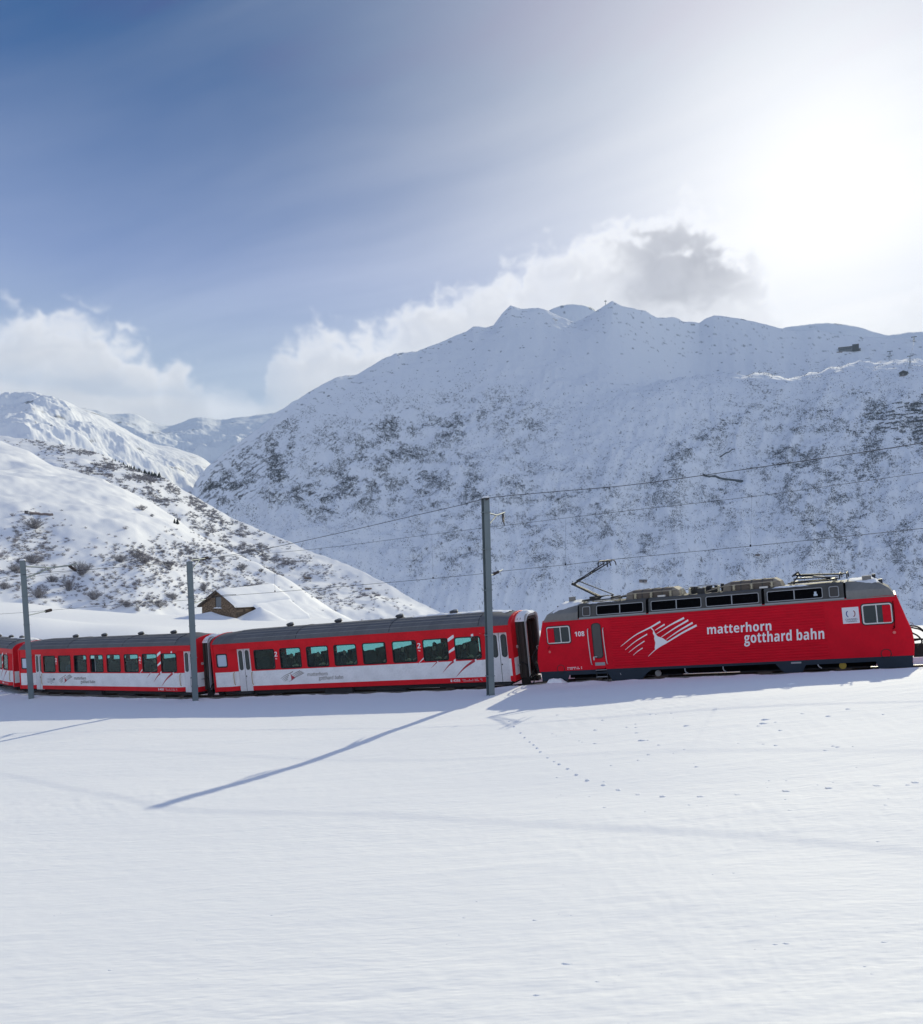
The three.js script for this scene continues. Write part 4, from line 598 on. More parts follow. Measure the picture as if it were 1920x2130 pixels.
  { const q = rng(61), dk = [], bushing = [];
    for (let i = 0; i < 16; i++) { const u = 6.15 + 1.5 * q(), w = -0.7 - 1.2 * q(), h = 0.1 + 0.18 * q(); dk.push(box(u, u + 0.08 + 0.2 * q(), 2.72, 2.74 + h, w, w + 0.12 + 0.2 * q())); }
    part('switchgear', mergeGeometries(dk), darkMetal);
    for (const u of [6.2, 6.48, 6.85, 7.05, 7.6]) part('support_insulator', insulatorGeo(V3(u, 2.72, -0.55), V3(u, 2.98, -0.6), 0.075), CERAMIC);
    part('busbar', tubeGeo([V3(6.1, 2.97, -0.6), V3(6.5, 3.02, -0.62), V3(7.0, 3.0, -0.62), V3(7.75, 3.05, -0.6)], 0.016, 6), ALU); part('busbar', tubeGeo([V3(6.2, 2.9, -1.0), V3(6.9, 3.03, -1.1), V3(7.6, 2.95, -1.0)], 0.014, 6), darkMetal);
    part('roof_snow', lumpySnow(9.5, 10.9, -0.5, -0.16, 0.035, 21, () => 2.71), plainSnow); part('roof_snow', lumpySnow(2.1, 3.7, -0.55, -0.2, 0.03, 25, () => 2.71), plainSnow); }
  // pantographs
  const bar = (a, b, r) => tubeGeo([V3(...a), V3(...b)], r, 7);
  { const p = part('pantograph', mergeGeometries([box(1.95, 3.7, 2.79, 2.84, -0.75, -0.69), box(1.95, 3.7, 2.79, 2.84, -1.96, -1.9), box(1.95, 2.01, 2.79, 2.86, -1.9, -0.75), box(2.5, 2.6, 2.79, 2.92, -1.9, -0.75), box(3.2, 3.3, 2.79, 2.9, -1.9, -0.75), box(2.15, 3.1, 2.84, 2.96, -1.5, -1.15)]), darkMetal);
    for (const u of [2.05, 3.6]) for (const w of [-0.72, -1.93]) part('base_insulator', insulatorGeo(V3(u, 2.7, w), V3(u, 2.81, w), 0.08), CERAMIC, p);
    part('lower_arm', mergeGeometries([bar([2.55, 2.92, -1.2], [1.44, 3.55, -1.28], 0.045), bar([2.55, 2.92, -1.45], [1.44, 3.55, -1.37], 0.045)]), darkMetal, p); part('coupling_rod', bar([3.18, 2.95, -1.33], [1.6, 3.71, -1.33], 0.022), darkMetal, p);
    part('knee_joint', new THREE.CylinderGeometry(0.06, 0.06, 0.32, 12).rotateX(Math.PI / 2).translate(1.46, 3.57, -1.325), darkMetal, p);
    part('upper_arm', mergeGeometries([bar([1.46, 3.57, -1.22], [3.0, 4.33, -0.98], 0.026), bar([1.46, 3.57, -1.43], [3.0, 4.33, -1.67], 0.026), bar([2.25, 3.96, -1.1], [2.25, 3.96, -1.55], 0.016)]), darkMetal, p); part('guide_rod', bar([1.6, 3.71, -1.33], [2.98, 4.27, -1.33], 0.014), darkMetal, p);
    const horn = (u) => tubeGeo([V3(u, 4.2, -0.42), V3(u, 4.34, -0.52), V3(u, 4.41, -0.72), V3(u, 4.42, -1.325), V3(u, 4.41, -1.93), V3(u, 4.34, -2.13), V3(u, 4.2, -2.23)], 0.024, 7);
    part('collector_head', mergeGeometries([horn(2.9), horn(3.14), bar([2.9, 4.38, -1.0], [3.14, 4.38, -1.0], 0.02), bar([2.9, 4.38, -1.65], [3.14, 4.38, -1.65], 0.02), bar([3.02, 4.15, -1.325], [3.02, 4.4, -1.325], 0.03)]), darkMetal, p);
    part('roof_snow', lumpySnow(2.7, 3.25, -1.1, -0.7, 0.06, 31, () => 2.86), plainSnow, p); }
  { const p = part('pantograph', mergeGeometries([box(10.1, 11.8, 2.79, 2.84, -0.75, -0.69), box(10.1, 11.8, 2.79, 2.84, -1.96, -1.9), box(10.3, 10.4, 2.79, 2.86, -1.9, -0.75), box(11.6, 11.7, 2.79, 2.86, -1.9, -0.75)]), darkMetal); p.userData.label = 'folded pantograph';
    for (const u of [10.2, 11.7]) for (const w of [-0.72, -1.93]) part('base_insulator', insulatorGeo(V3(u, 2.7, w), V3(u, 2.81, w), 0.08), CERAMIC, p);
    part('lower_arm', mergeGeometries([bar([11.55, 2.88, -1.2], [10.36, 3.1, -1.28], 0.045), bar([11.55, 2.88, -1.45], [10.36, 3.1, -1.37], 0.045)]), darkMetal, p); part('upper_arm', mergeGeometries([bar([10.36, 3.1, -1.22], [12.0, 2.98, -0.98], 0.026), bar([10.36, 3.1, -1.43], [12.0, 2.98, -1.67], 0.026)]), darkMetal, p);
    part('coupling_rod', bar([10.25, 2.95, -1.33], [11.8, 2.9, -1.33], 0.022), darkMetal, p); for (const b of [bar([10.25, 3.06, -1.0], [10.45, 3.2, -1.0], 0.03), bar([10.45, 3.2, -1.0], [10.62, 3.02, -1.1], 0.025), bar([10.25, 3.06, -1.65], [10.45, 3.2, -1.65], 0.03), bar([10.3, 2.85, -0.8], [10.5, 3.1, -0.85], 0.025)]) part('knee_bar', b, darkMetal, p);
    const horn = (u) => tubeGeo([V3(u, 2.84, -0.42), V3(u, 2.96, -0.52), V3(u, 3.02, -0.72), V3(u, 3.03, -1.325), V3(u, 3.02, -1.93), V3(u, 2.96, -2.13), V3(u, 2.84, -2.23)], 0.024, 7);
    part('collector_head', mergeGeometries([horn(11.9), horn(12.14), bar([11.9, 3.0, -1.0], [12.14, 3.0, -1.0], 0.02)]), darkMetal, p); part('guide_rod', bar([10.4, 3.0, -0.9], [12.0, 2.92, -0.9], 0.016), ALU, p); }
  // couplings and hoses at both ends
  for (const [u, s] of [[0, -1], [14, 1]]) {
    const c = part('coupler', mergeGeometries([box(u + Math.min(0, s * 0.55), u + Math.max(0, s * 0.55), -0.02, 0.2, -1.5, -1.15), new THREE.CylinderGeometry(0.2, 0.2, 0.1, 20).rotateZ(Math.PI / 2).translate(u + s * 0.6, 0.12, -1.32).toNonIndexed ? new THREE.CylinderGeometry(0.2, 0.2, 0.1, 20).rotateZ(Math.PI / 2).translate(u + s * 0.6, 0.12, -1.32) : null, box(u + Math.min(0, s * 0.35), u + Math.max(0, s * 0.35), -0.15, 0.32, -0.75, -0.6)].filter(Boolean)), RUBBER);
    const hose = (a, b, c2, d) => part('hose', tubeGeo([V3(u + s * a[0], a[1], a[2]), V3(u + s * b[0], b[1], b[2]), V3(u + s * c2[0], c2[1], c2[2]), V3(u + s * d[0], d[1], d[2])], 0.028, 7), RUBBER, c);
    hose([-0.12, 1.0, -0.5], [0.25, 0.9, -0.5], [0.48, 0.55, -0.55], [0.4, 0.2, -0.6]); hose([-0.1, 0.92, -0.8], [0.35, 0.75, -0.85], [0.55, 0.4, -0.9], [0.3, 0.05, -0.9]); hose([0, 0.75, -0.4], [0.2, 0.6, -0.4], [0.3, 0.4, -0.42], [0.12, 0.2, -0.4]); hose([0.02, 0.45, -1.0], [0.4, 0.4, -1.0], [0.5, 0.1, -1.05], [0.25, -0.15, -1.0]); hose([0.05, 0.3, -1.9], [0.45, 0.3, -1.95], [0.55, -0.05, -1.9], [0.2, -0.2, -1.9]);
    part('hand_grip', tubeGeo([V3(u - s * 0.02, 1.12, -0.15), V3(u + s * 0.07, 1.08, -0.15), V3(u + s * 0.05, 0.95, -0.15)], 0.014), FRAMEGREY);
  }
  part('snow_lump', lumpySnow(0.35, 1.25, 0.0, 0.55, 0.16, 44, () => -0.46), plainSnow);
  top('electric_locomotive', g, 'red electric rack locomotive with white lettering at the head of the train', 'locomotive');
}

// --- coaches
const WIN = [2.67, 4.27, 5.88, 7.48, 9.09, 10.71, 12.32, 13.93].map((a) => [a, a + 1.23]);
const stadium = (a, b, c, d) => roundRect(a, b, c, d, (c - a) / 2 - 0.001);
function buildCoach(P, number, openWindow) {
  const { g, part } = vehicle(P), L = 16.62, H = 2.48;
  const winShape = (a, b, m = 0) => roundRect(a - m, 1.065 - m, b + m, 2.03 + m, 0.1 + m * 0.5);
  const band = shapeOf([[0, 0.99], [0.99, 0.99], [0.99, 2.15], [2.40, 2.15], [2.40, 0.99], [15.15, 0.99], [15.15, 2.17], [16.45, 2.17], [16.45, 0.99], [L, 0.99], [L, H], [0, H]]);
  for (const [a, b] of WIN) band.holes.push(pathOf(winShape(a, b)));
  band.holes.push(pathOf(roundRect(0.22, 1.27, 0.89, 1.93, 0.1)));
  part('red_side', slab(band, -0.05, 0), COACHRED);
  const farBand = shapeOf(rectPts(0, 0.99, L, H)); for (const [a, b] of WIN) farBand.holes.push(pathOf(winShape(a, b))); part('red_side', slab(farBand, -W, -W + 0.05), COACHRED);
  for (const [a, b] of [[0, 0.99], [2.40, 15.15], [16.45, L]]) { part('white_panel', box(a, b, 0.232, 0.988, -0.05, 0), WHITE); part('red_skirt', box(a, b, 0, 0.23, -0.05, -0.004), COACHRED); }
  part('white_panel', box(0, L, 0.232, 0.988, -W, -W + 0.05), WHITE); part('red_skirt', box(0, L, 0, 0.23, -W, -W + 0.05), COACHRED);
  part('rain_strip', box(0, L, 2.165, 2.185, 0, 0.006), COACHRED); part('gutter', box(0, L, H - 0.02, H + 0.03, -0.02, 0.03), ROOFGREY);
  // windows
  WIN.forEach(([a, b], i) => {
    const f = part('window', ring(winShape(a, b, 0.03), winShape(a, b, -0.02), -0.012, 0.01), RUBBER);
    if (i === openWindow) { part('pane', slab(roundRect(lerp(a, b, 0.36), 1.065, b, 2.03, 0.06), -0.03, -0.024), COACHGLASS, f); part('window_bar', box(lerp(a, b, 0.36) - 0.015, lerp(a, b, 0.36) + 0.015, 1.08, 2.02, -0.03, -0.01), FRAMEGREY, f); }
    else part('pane', slab(winShape(a, b, -0.01), -0.03, -0.024), COACHGLASS, f);
    part('pane', slab(winShape(a, b, -0.01), -W + 0.02, -W + 0.026), COACHGLASS, f);
  });
  const wc = part('washroom_window', ring(roundRect(0.19, 1.24, 0.92, 1.96, 0.12), roundRect(0.25, 1.30, 0.86, 1.90, 0.08), -0.01, 0.012), RUBBER); part('frosted_pane', slab(roundRect(0.22, 1.27, 0.89, 1.93, 0.1), -0.03, -0.02), FROST, wc); part('vent_bar', box(0.27, 0.84, 1.72, 1.735, -0.019, -0.012), ALU, wc);
  // recessed doors, slanting jambs
  const quad = (pts) => { const q = new THREE.BufferGeometry(); q.setAttribute('position', new THREE.Float32BufferAttribute([...pts[0], ...pts[1], ...pts[2], ...pts[0], ...pts[2], ...pts[3]], 3)); q.computeVertexNormals(); return q; };
  const jamb = (u0, u1) => { part('door_jamb', quad([[u0, 0.99, 0], [u1, 0.99, -0.2], [u1, 2.16, -0.2], [u0, 2.16, 0]]), COACHRED); part('door_jamb', quad([[u0, 0.23, 0], [u1, 0.23, -0.2], [u1, 0.985, -0.2], [u0, 0.985, 0]]), WHITE); part('door_jamb', quad([[u0, 0, -0.004], [u1, 0, -0.2], [u1, 0.225, -0.2], [u0, 0.225, -0.004]]), COACHRED); };
  const rail = (u, w) => part('grab_rail', tubeGeo([V3(u, 0.95, w), V3(u, 0.92, w + 0.05), V3(u, 0.35, w + 0.05), V3(u, 0.3, w)], 0.016, 7), std(col(0.45, 0.27, 0.08), 0.4, { metalness: 0.5 }));
  for (const [j0, d0, d1, j1] of [[0.99, 1.42, 2.24, 2.40], [15.15, 15.55, 16.42, 16.45]]) {
    jamb(j0, d0); jamb(j1, d1); const mid = (d0 + d1) / 2;
    for (const [a, b] of [[d0 + 0.005, mid - 0.012], [mid + 0.012, d1 - 0.005]]) { const d = part('door_leaf', slab(shapeOf(rectPts(a, -0.05, b, 2.14)), -0.235, -0.2), DOORWHITE); part('door_window', slab(stadium(a + 0.1, 1.06, b - 0.1, 2.03), -0.2, -0.194), DARKGLASS, d); part('window_seal', ring(stadium(a + 0.075, 1.035, b - 0.075, 2.055), stadium(a + 0.1, 1.06, b - 0.1, 2.03), -0.2, -0.19), RUBBER, d); }
    part('door_seal', box(mid - 0.012, mid + 0.012, -0.05, 2.14, -0.23, -0.205), RUBBER); part('door_handle', new THREE.SphereGeometry(0.03, 10, 8).translate(mid + 0.06, 0.72, -0.19), RUBBER); part('door_lintel', box(d0 - 0.2, d1 + 0.05, 2.14, 2.2, -0.2, -0.05), COACHRED); part('door_step', box(d0, d1, -0.16, -0.1, -0.3, -0.02), UNDER);
    rail((j0 + d0) / 2, -0.1);
  }
  rail(2.44, 0.0);
  // swooping stripes, white on red and red on white, broken by the windows
  const inWindow = (x, y) => WIN.some(([a, b]) => x > a - 0.035 && x < b + 0.035 && y > 1.03 && y < 2.065);
  [[[11.97, 0.95], [12.32, 1.22], [13.0, 1.62], [13.62, 1.96], [14.05, 2.2]], [[12.61, 0.72], [13.01, 1.03], [13.58, 1.40], [13.91, 1.58], [14.60, 1.98], [15.02, 2.2]], [[13.19, 0.50], [13.55, 0.83], [13.95, 1.08], [14.6, 1.45], [15.14, 1.74]], [[13.83, 0.28], [14.3, 0.68], [14.95, 1.05], [15.14, 1.15]]].forEach((pts, k) => {
    const c = new THREE.CatmullRomCurve3(pts.map(([x, y]) => V3(x, y, 0))), n = 220, runs = { w: [], r: [] };
    for (let i = 0; i < n; i++) { const p = c.getPoint((i + 0.5) / n), a = c.getPoint(i / n), b = c.getPoint((i + 1) / n), h = 0.075 * Math.pow(clamp(i / n * 1.5 + 0.02), 0.8); if (inWindow(p.x, p.y)) continue; const q = box(0, 1, 0, 1, 0.0015, 0.004); const up = [[a.x, a.y - h], [b.x, b.y - h], [b.x, b.y + h], [a.x, a.y + h]]; if (up[2][1] > 2.2) continue; runs[p.y > 0.99 ? 'w' : 'r'].push(slab(shapeOf(up), 0.0015, 0.005)); }
    if (runs.w.length) part('white_stripe', mergeGeometries(runs.w), LETTER); if (runs.r.length) part('red_stripe', mergeGeometries(runs.r), REDINK);
  });
  // emblem and lettering on the white panel
  const eu = (u) => 4.16 + (u - 3.64) * 0.466, ev = (v) => 0.37 + (v - 0.42) * 0.37;
  const emblem = [[[3.64, 0.88], [4.29, 1.30], [4.95, 1.58], [5.34, 1.77]], [[5.14, 1.30], [5.7, 1.6], [6.28, 1.85]], [[5.27, 1.13], [5.85, 1.46], [6.43, 1.75]], [[5.50, 1.05], [6.04, 1.37], [6.59, 1.64]], [[4.72, 0.42], [5.56, 0.96], [6.73, 1.53]], [[3.81, 0.73], [4.25, 1.04], [4.77, 1.31]], [[3.95, 0.62], [4.28, 0.84], [4.63, 1.04]], [[4.12, 0.5], [4.32, 0.65], [4.53, 0.77]]];
  for (const s of emblem) part('emblem_stroke', strokeGeo(s.map(([a, b]) => [eu(a), ev(b)]), 0.014, 0.034, 0.001, 0.003), GREYINK);
  part('emblem_peak', slab(shapeOf([[4.93, 1.56], [5.04, 1.46], [5.10, 1.31], [5.17, 1.20], [5.45, 1.05], [5.56, 0.9], [5.01, 0.55], [5.03, 0.95], [5.0, 1.4]].map(([a, b]) => [eu(a), ev(b)])), 0.001, 0.003), REDINK);
  part('lettering', text('matterhorn', 5.79, 0.61, 0.17, 1.16, GREYINK, 0.001, fontR, 0.15), GREYINK); part('lettering', text('gotthard bahn', 6.43, 0.405, 0.17, 1.40, GREYINK, 0.001, fontR, 0.15), GREYINK);
  for (const u of [3.93, 12.02]) { part('class_number', text('2', u, 1.66, 0.24, 0.17, LETTER, 0.001), LETTER); part('class_symbol', mergeGeometries([box(u + 0.02, u + 0.1, 1.56, 1.58, 0.001, 0.004), box(u + 0.05, u + 0.14, 1.53, 1.55, 0.001, 0.004)]), LETTER); }
  part('coach_number', text(number, 13.54, 0.06, 0.105, 0.47, LETTER, -0.003), LETTER);
  { const q = rng(19), bits = []; for (let r = 0; r < 2; r++) for (let u = 14.12; u < 15.1; u += 0.055) if (q() > 0.3) bits.push(box(u, u + 0.04, 0.06 + r * 0.06, 0.095 + r * 0.06, -0.004, 0.001)); part('inscription', mergeGeometries(bits), std(col(0.6, 0.4, 0.42), 0.6)).userData.kind = 'stuff'; }
  // roof: an arch that droops a little towards the ends, lengthwise ribs, ventilators
  const arc = [[0.02, H], [-0.03, 2.58], [-0.10, 2.68], [-0.22, 2.79], [-0.42, 2.89], [-0.75, 2.985], [-1.05, 3.035], [-1.325, 3.05]], full = [...arc, ...arc.slice(0, -1).reverse().map(([w, v]) => [-W - w, v])];
  const us = [0, 0.5, 1.1, 1.7, ...Array.from({ length: 12 }, (_, i) => 2.3 + i * 1.1), 15.1, 15.7, 16.2, L], pos = [], idx = [], m = full.length;
  us.forEach((u, i) => { const e = Math.min(u, L - u), droop = 0.10 * (1 - sstep(0, 1.7, e)); for (const [w, v] of full) pos.push(u, v - droop * clamp((v - H) / 0.57), w); if (i) for (let k = 0; k < m - 1; k++) { const a = (i - 1) * m + k, b = i * m + k; idx.push(a, b, a + 1, a + 1, b, b + 1); } });
  const rg = new THREE.BufferGeometry(); rg.setAttribute('position', new THREE.Float32BufferAttribute(pos, 3)); rg.setIndex(idx); rg.computeVertexNormals();
  const roof = part('roof', rg, ROOFGREY);
  const ribM = paint(0.24, 0.245, 0.255, 0.5);
  for (const [w, v] of [[-0.085, 2.665], [-0.30, 2.835], [-0.55, 2.932], [-0.85, 3.007], [-W + 0.085, 2.665]]) part('roof_rib', box(1.4, 15.2, v - 0.012, v + 0.018, w - 0.02, w + 0.012), ribM, roof);
  for (const u of [5.3, 10.6, 15.15]) part('roof_seam', tubeGeo(full.map(([w, v]) => V3(u, v + 0.004, w)), 0.012, 5), RUBBER, roof);
  for (const u of [4.09, 7.02, 10.52, 13.41]) { const s = part('ventilator', mergeGeometries([new THREE.SphereGeometry(0.22, 18, 10).scale(1, 0.42, 0.8).translate(u, 3.13, -1.325), new THREE.CylinderGeometry(0.13, 0.17, 0.1, 16).translate(u, 3.06, -1.325)]), std(col(0.06, 0.06, 0.062), 0.5), roof); part('ventilator_cap', new THREE.SphereGeometry(0.13, 12, 8).scale(1, 0.4, 0.8).translate(u + 0.08, 3.2, -1.325), FRAMEGREY, s); }
  // inside: floor, seats back to back under each window pillar, end walls
  part('floor', box(0.05, L - 0.05, 0.28, 0.34, -W + 0.06, -0.26), INSIDE); part('ceiling', box(0.1, L - 0.1, 2.36, 2.4, -W + 0.06, -0.06), INSIDE);
  const seatGeo = mergeGeometries([box(-0.02, 0.12, 0.75, 1.5, -0.5, 0.5), box(-0.06, 0.48, 0.68, 0.8, -0.5, 0.5), box(0.0, 0.1, 1.5, 1.62, -0.44, -0.06), box(0.0, 0.1, 1.5, 1.62, 0.06, 0.44)]);
  const seatBack = seatGeo.clone().rotateY(Math.PI);
  for (let i = 0; i < 9; i++) { const u = 2.53 + i * 1.605; for (const w of [-0.62, -2.03]) { if (i < 8) part('seat', seatGeo.clone().translate(u + 0.04, 0, w), SEAT); if (i > 0) part('seat', seatBack.clone().translate(u - 0.04, 0, w), SEAT); } }
  part('partition', box(2.3, 2.36, 0.05, 2.36, -W + 0.06, -0.28), INSIDE); part('partition', box(15.26, 15.32, 0.05, 2.36, -W + 0.06, -0.28), INSIDE); part('luggage_rack', box(2.6, 15.1, 2.16, 2.19, -0.5, -0.1), FRAMEGREY);
  // ends: arched red walls, rounded corner with a white panel, gangway bellows
  const endShape = () => shapeOf([[-W, 0], [0, 0], ...full.map(([w, v]) => [w, v - 0.1 * clamp((v - H) / 0.57)])]);
  for (const [u, s] of [[0, -1], [L, 1]]) {
    const e = new THREE.ExtrudeGeometry(endShape(), { depth: 0.07, bevelEnabled: true, bevelSize: 0.02, bevelThickness: 0.03, bevelSegments: 3 }); e.rotateY(Math.PI / 2); e.translate(s > 0 ? u - 0.02 : u - 0.06, 0, 0); e.applyMatrix4(new THREE.Matrix4());
    const w0 = e.clone(); const p = w0.attributes.position; for (let i = 0; i < p.count; i++) p.setZ(i, -p.getZ(i)); w0.computeVertexNormals();
    const end = part('end_wall', w0, COACHRED);
    part('corner_panel', box(s > 0 ? u + 0.078 : u - 0.1, s > 0 ? u + 0.1 : u - 0.095, 0.25, 1.0, -0.5, -0.03), WHITE, end); part('end_step', box(s > 0 ? u + 0.08 : u - 0.16, s > 0 ? u + 0.16 : u - 0.1, 0.62, 0.66, -0.45, -0.3), FRAMEGREY, end); part('marker_lamp', new THREE.CylinderGeometry(0.07, 0.07, 0.05, 14).rotateZ(Math.PI / 2).translate(u + s * 0.12, 1.45, -0.42), std(col(0.55, 0.4, 0.4), 0.4), end);
    const arch = (r, top2) => { const q = new THREE.Shape(); q.moveTo(-r, 0.05); q.lineTo(r, 0.05); q.lineTo(r, top2 - 0.3); q.absarc(r - 0.3, top2 - 0.3, 0.3, 0, Math.PI / 2); q.lineTo(-r + 0.3, top2); q.absarc(-r + 0.3, top2 - 0.3, 0.3, Math.PI / 2, Math.PI); q.lineTo(-r, 0.05); return q; };
    const hoop = (r, t2, d, u0) => { const o = arch(r, t2); o.holes.push(pathOf(arch(r - 0.12, t2 - 0.12))); const q = new THREE.ExtrudeGeometry(o, { depth: d, bevelEnabled: false }); q.rotateY(Math.PI / 2); q.translate(u0, 0, -W / 2); return q; };
    const bl = []; for (let k = 0; k < 4; k++) bl.push(hoop(k % 2 ? 0.74 : 0.8, k % 2 ? 2.7 : 2.78, 0.115, s > 0 ? u + 0.08 + k * 0.115 : u - 0.2 - k * 0.115));
    const bw = part('gangway_bellows', mergeGeometries(bl), BELLOWS); part('gangway_frame', hoop(0.86, 2.84, 0.045, s > 0 ? u + 0.54 : u - 0.59), FRAMEGREY, bw); part('gangway_door', box(s > 0 ? u + 0.09 : u - 0.12, s > 0 ? u + 0.12 : u - 0.09, 0.1, 2.2, -1.75, -0.9), BLACK, bw);
    part('snow_cover', lumpySnow(s > 0 ? u + 0.02 : u - 0.62, s > 0 ? u + 0.62 : u - 0.02, -W + 0.5, -0.5, 0.09, 50 + s, (a, b) => 2.86 - 0.35 * Math.pow(Math.abs(b + W / 2) / 0.86, 4), 14, 20), plainSnow, bw);
    const c = part('coupler', mergeGeometries([box(s > 0 ? u + 0.08 : u - 0.7, s > 0 ? u + 0.7 : u - 0.08, -0.2, 0.02, -1.5, -1.15), box(s > 0 ? u + 0.08 : u - 0.45, s > 0 ? u + 0.45 : u - 0.08, -0.3, 0.1, -0.8, -0.65), box(s > 0 ? u + 0.08 : u - 0.4, s > 0 ? u + 0.4 : u - 0.08, -0.25, 0.05, -2.0, -1.85)]), RUBBER);
    const q = rng(70 + s); for (let k = 0; k < 5; k++) { const a = 0.1 + 0.5 * q(), w = -0.35 - 1.9 * q(), d = 0.25 + 0.4 * q(); part('hose', tubeGeo([V3(u + s * 0.1, a + 0.3, w), V3(u + s * (0.3 + 0.2 * q()), a + 0.15, w + 0.05), V3(u + s * (0.45 + 0.25 * q()), a - d, w + 0.1), V3(u + s * 0.75, a - 0.1, w + 0.1)], 0.026, 7), RUBBER, c); }
  }
  // underframe and bogies
  part('underframe', box(0.3, L - 0.3, -0.22, -0.03, -W + 0.4, -0.35), UNDER); part('battery_box', box(6.6, 8.2, -0.3, -0.05, -0.55, -0.15), UNDER); part('air_tank', new THREE.CylinderGeometry(0.16, 0.16, 1.6, 16).rotateZ(Math.PI / 2).translate(10.2, -0.2, -0.5), UNDER);
  for (const u of [1.9, 13.2]) { const b = part('bogie', box(u - 0.5, u + 2.0, -0.28, -0.08, -W + 0.55, -0.5), UNDER); for (const d of [0, 1.5]) { part('wheel', wheelGeo(u + d, -0.12, -0.62, 0.3), rustSteel, b); part('wheel', wheelGeo(u + d, -0.12, -W + 0.62, 0.3), rustSteel, b); } part('axle_box', new THREE.CylinderGeometry(0.09, 0.09, 0.1, 14).rotateX(Math.PI / 2).translate(u, -0.14, -0.42), rustSteel, b); }
  return { g, part };
}
const coaches = [];
{
  const a = buildCoach(COACH[0], 'B 4255', -1); a.part('roof_snow', lumpySnow(10.2, 16.3, -2.1, -0.9, 0.07, 77, (u, w) => 3.02 - 0.25 * (w + W / 2) ** 2, 60, 14), plainSnow);
  coaches.push(top('passenger_coach', a.g, 'red and white passenger coach right behind the locomotive', 'train coach'));
  const b = buildCoach(COACH[1], 'B 4253', 3);
  { const q = rng(33), bits = []; for (let r = 0; r < 4; r++) for (let u = 3.0; u < 3.6; u += 0.07) if (q() > 0.35) bits.push(box(u, u + 0.05, 0.42 + r * 0.065, 0.45 + r * 0.065, 0.001, 0.004)); bits.push(box(3.62, 3.76, 0.56, 0.68, 0.001, 0.004), box(3.3, 3.42, 0.34, 0.37, 0.001, 0.004)); b.part('notice', mergeGeometries(bits), std(col(0.1, 0.1, 0.12), 0.6)); }
  coaches.push(top('passenger_coach', b.g, 'red and white passenger coach with one open window, second behind the locomotive', 'train coach'));
  const c = a.g.clone(); const P = COACH[2]; c.position.copy(P.p(P.L / 2, P.rail, -W / 2)); c.quaternion.setFromRotationMatrix(new THREE.Matrix4().makeBasis(P.t, P.v, P.n));
  coaches.push(top('passenger_coach', c, 'last visible red coach curving out of the picture at the left edge', 'train coach'));
}

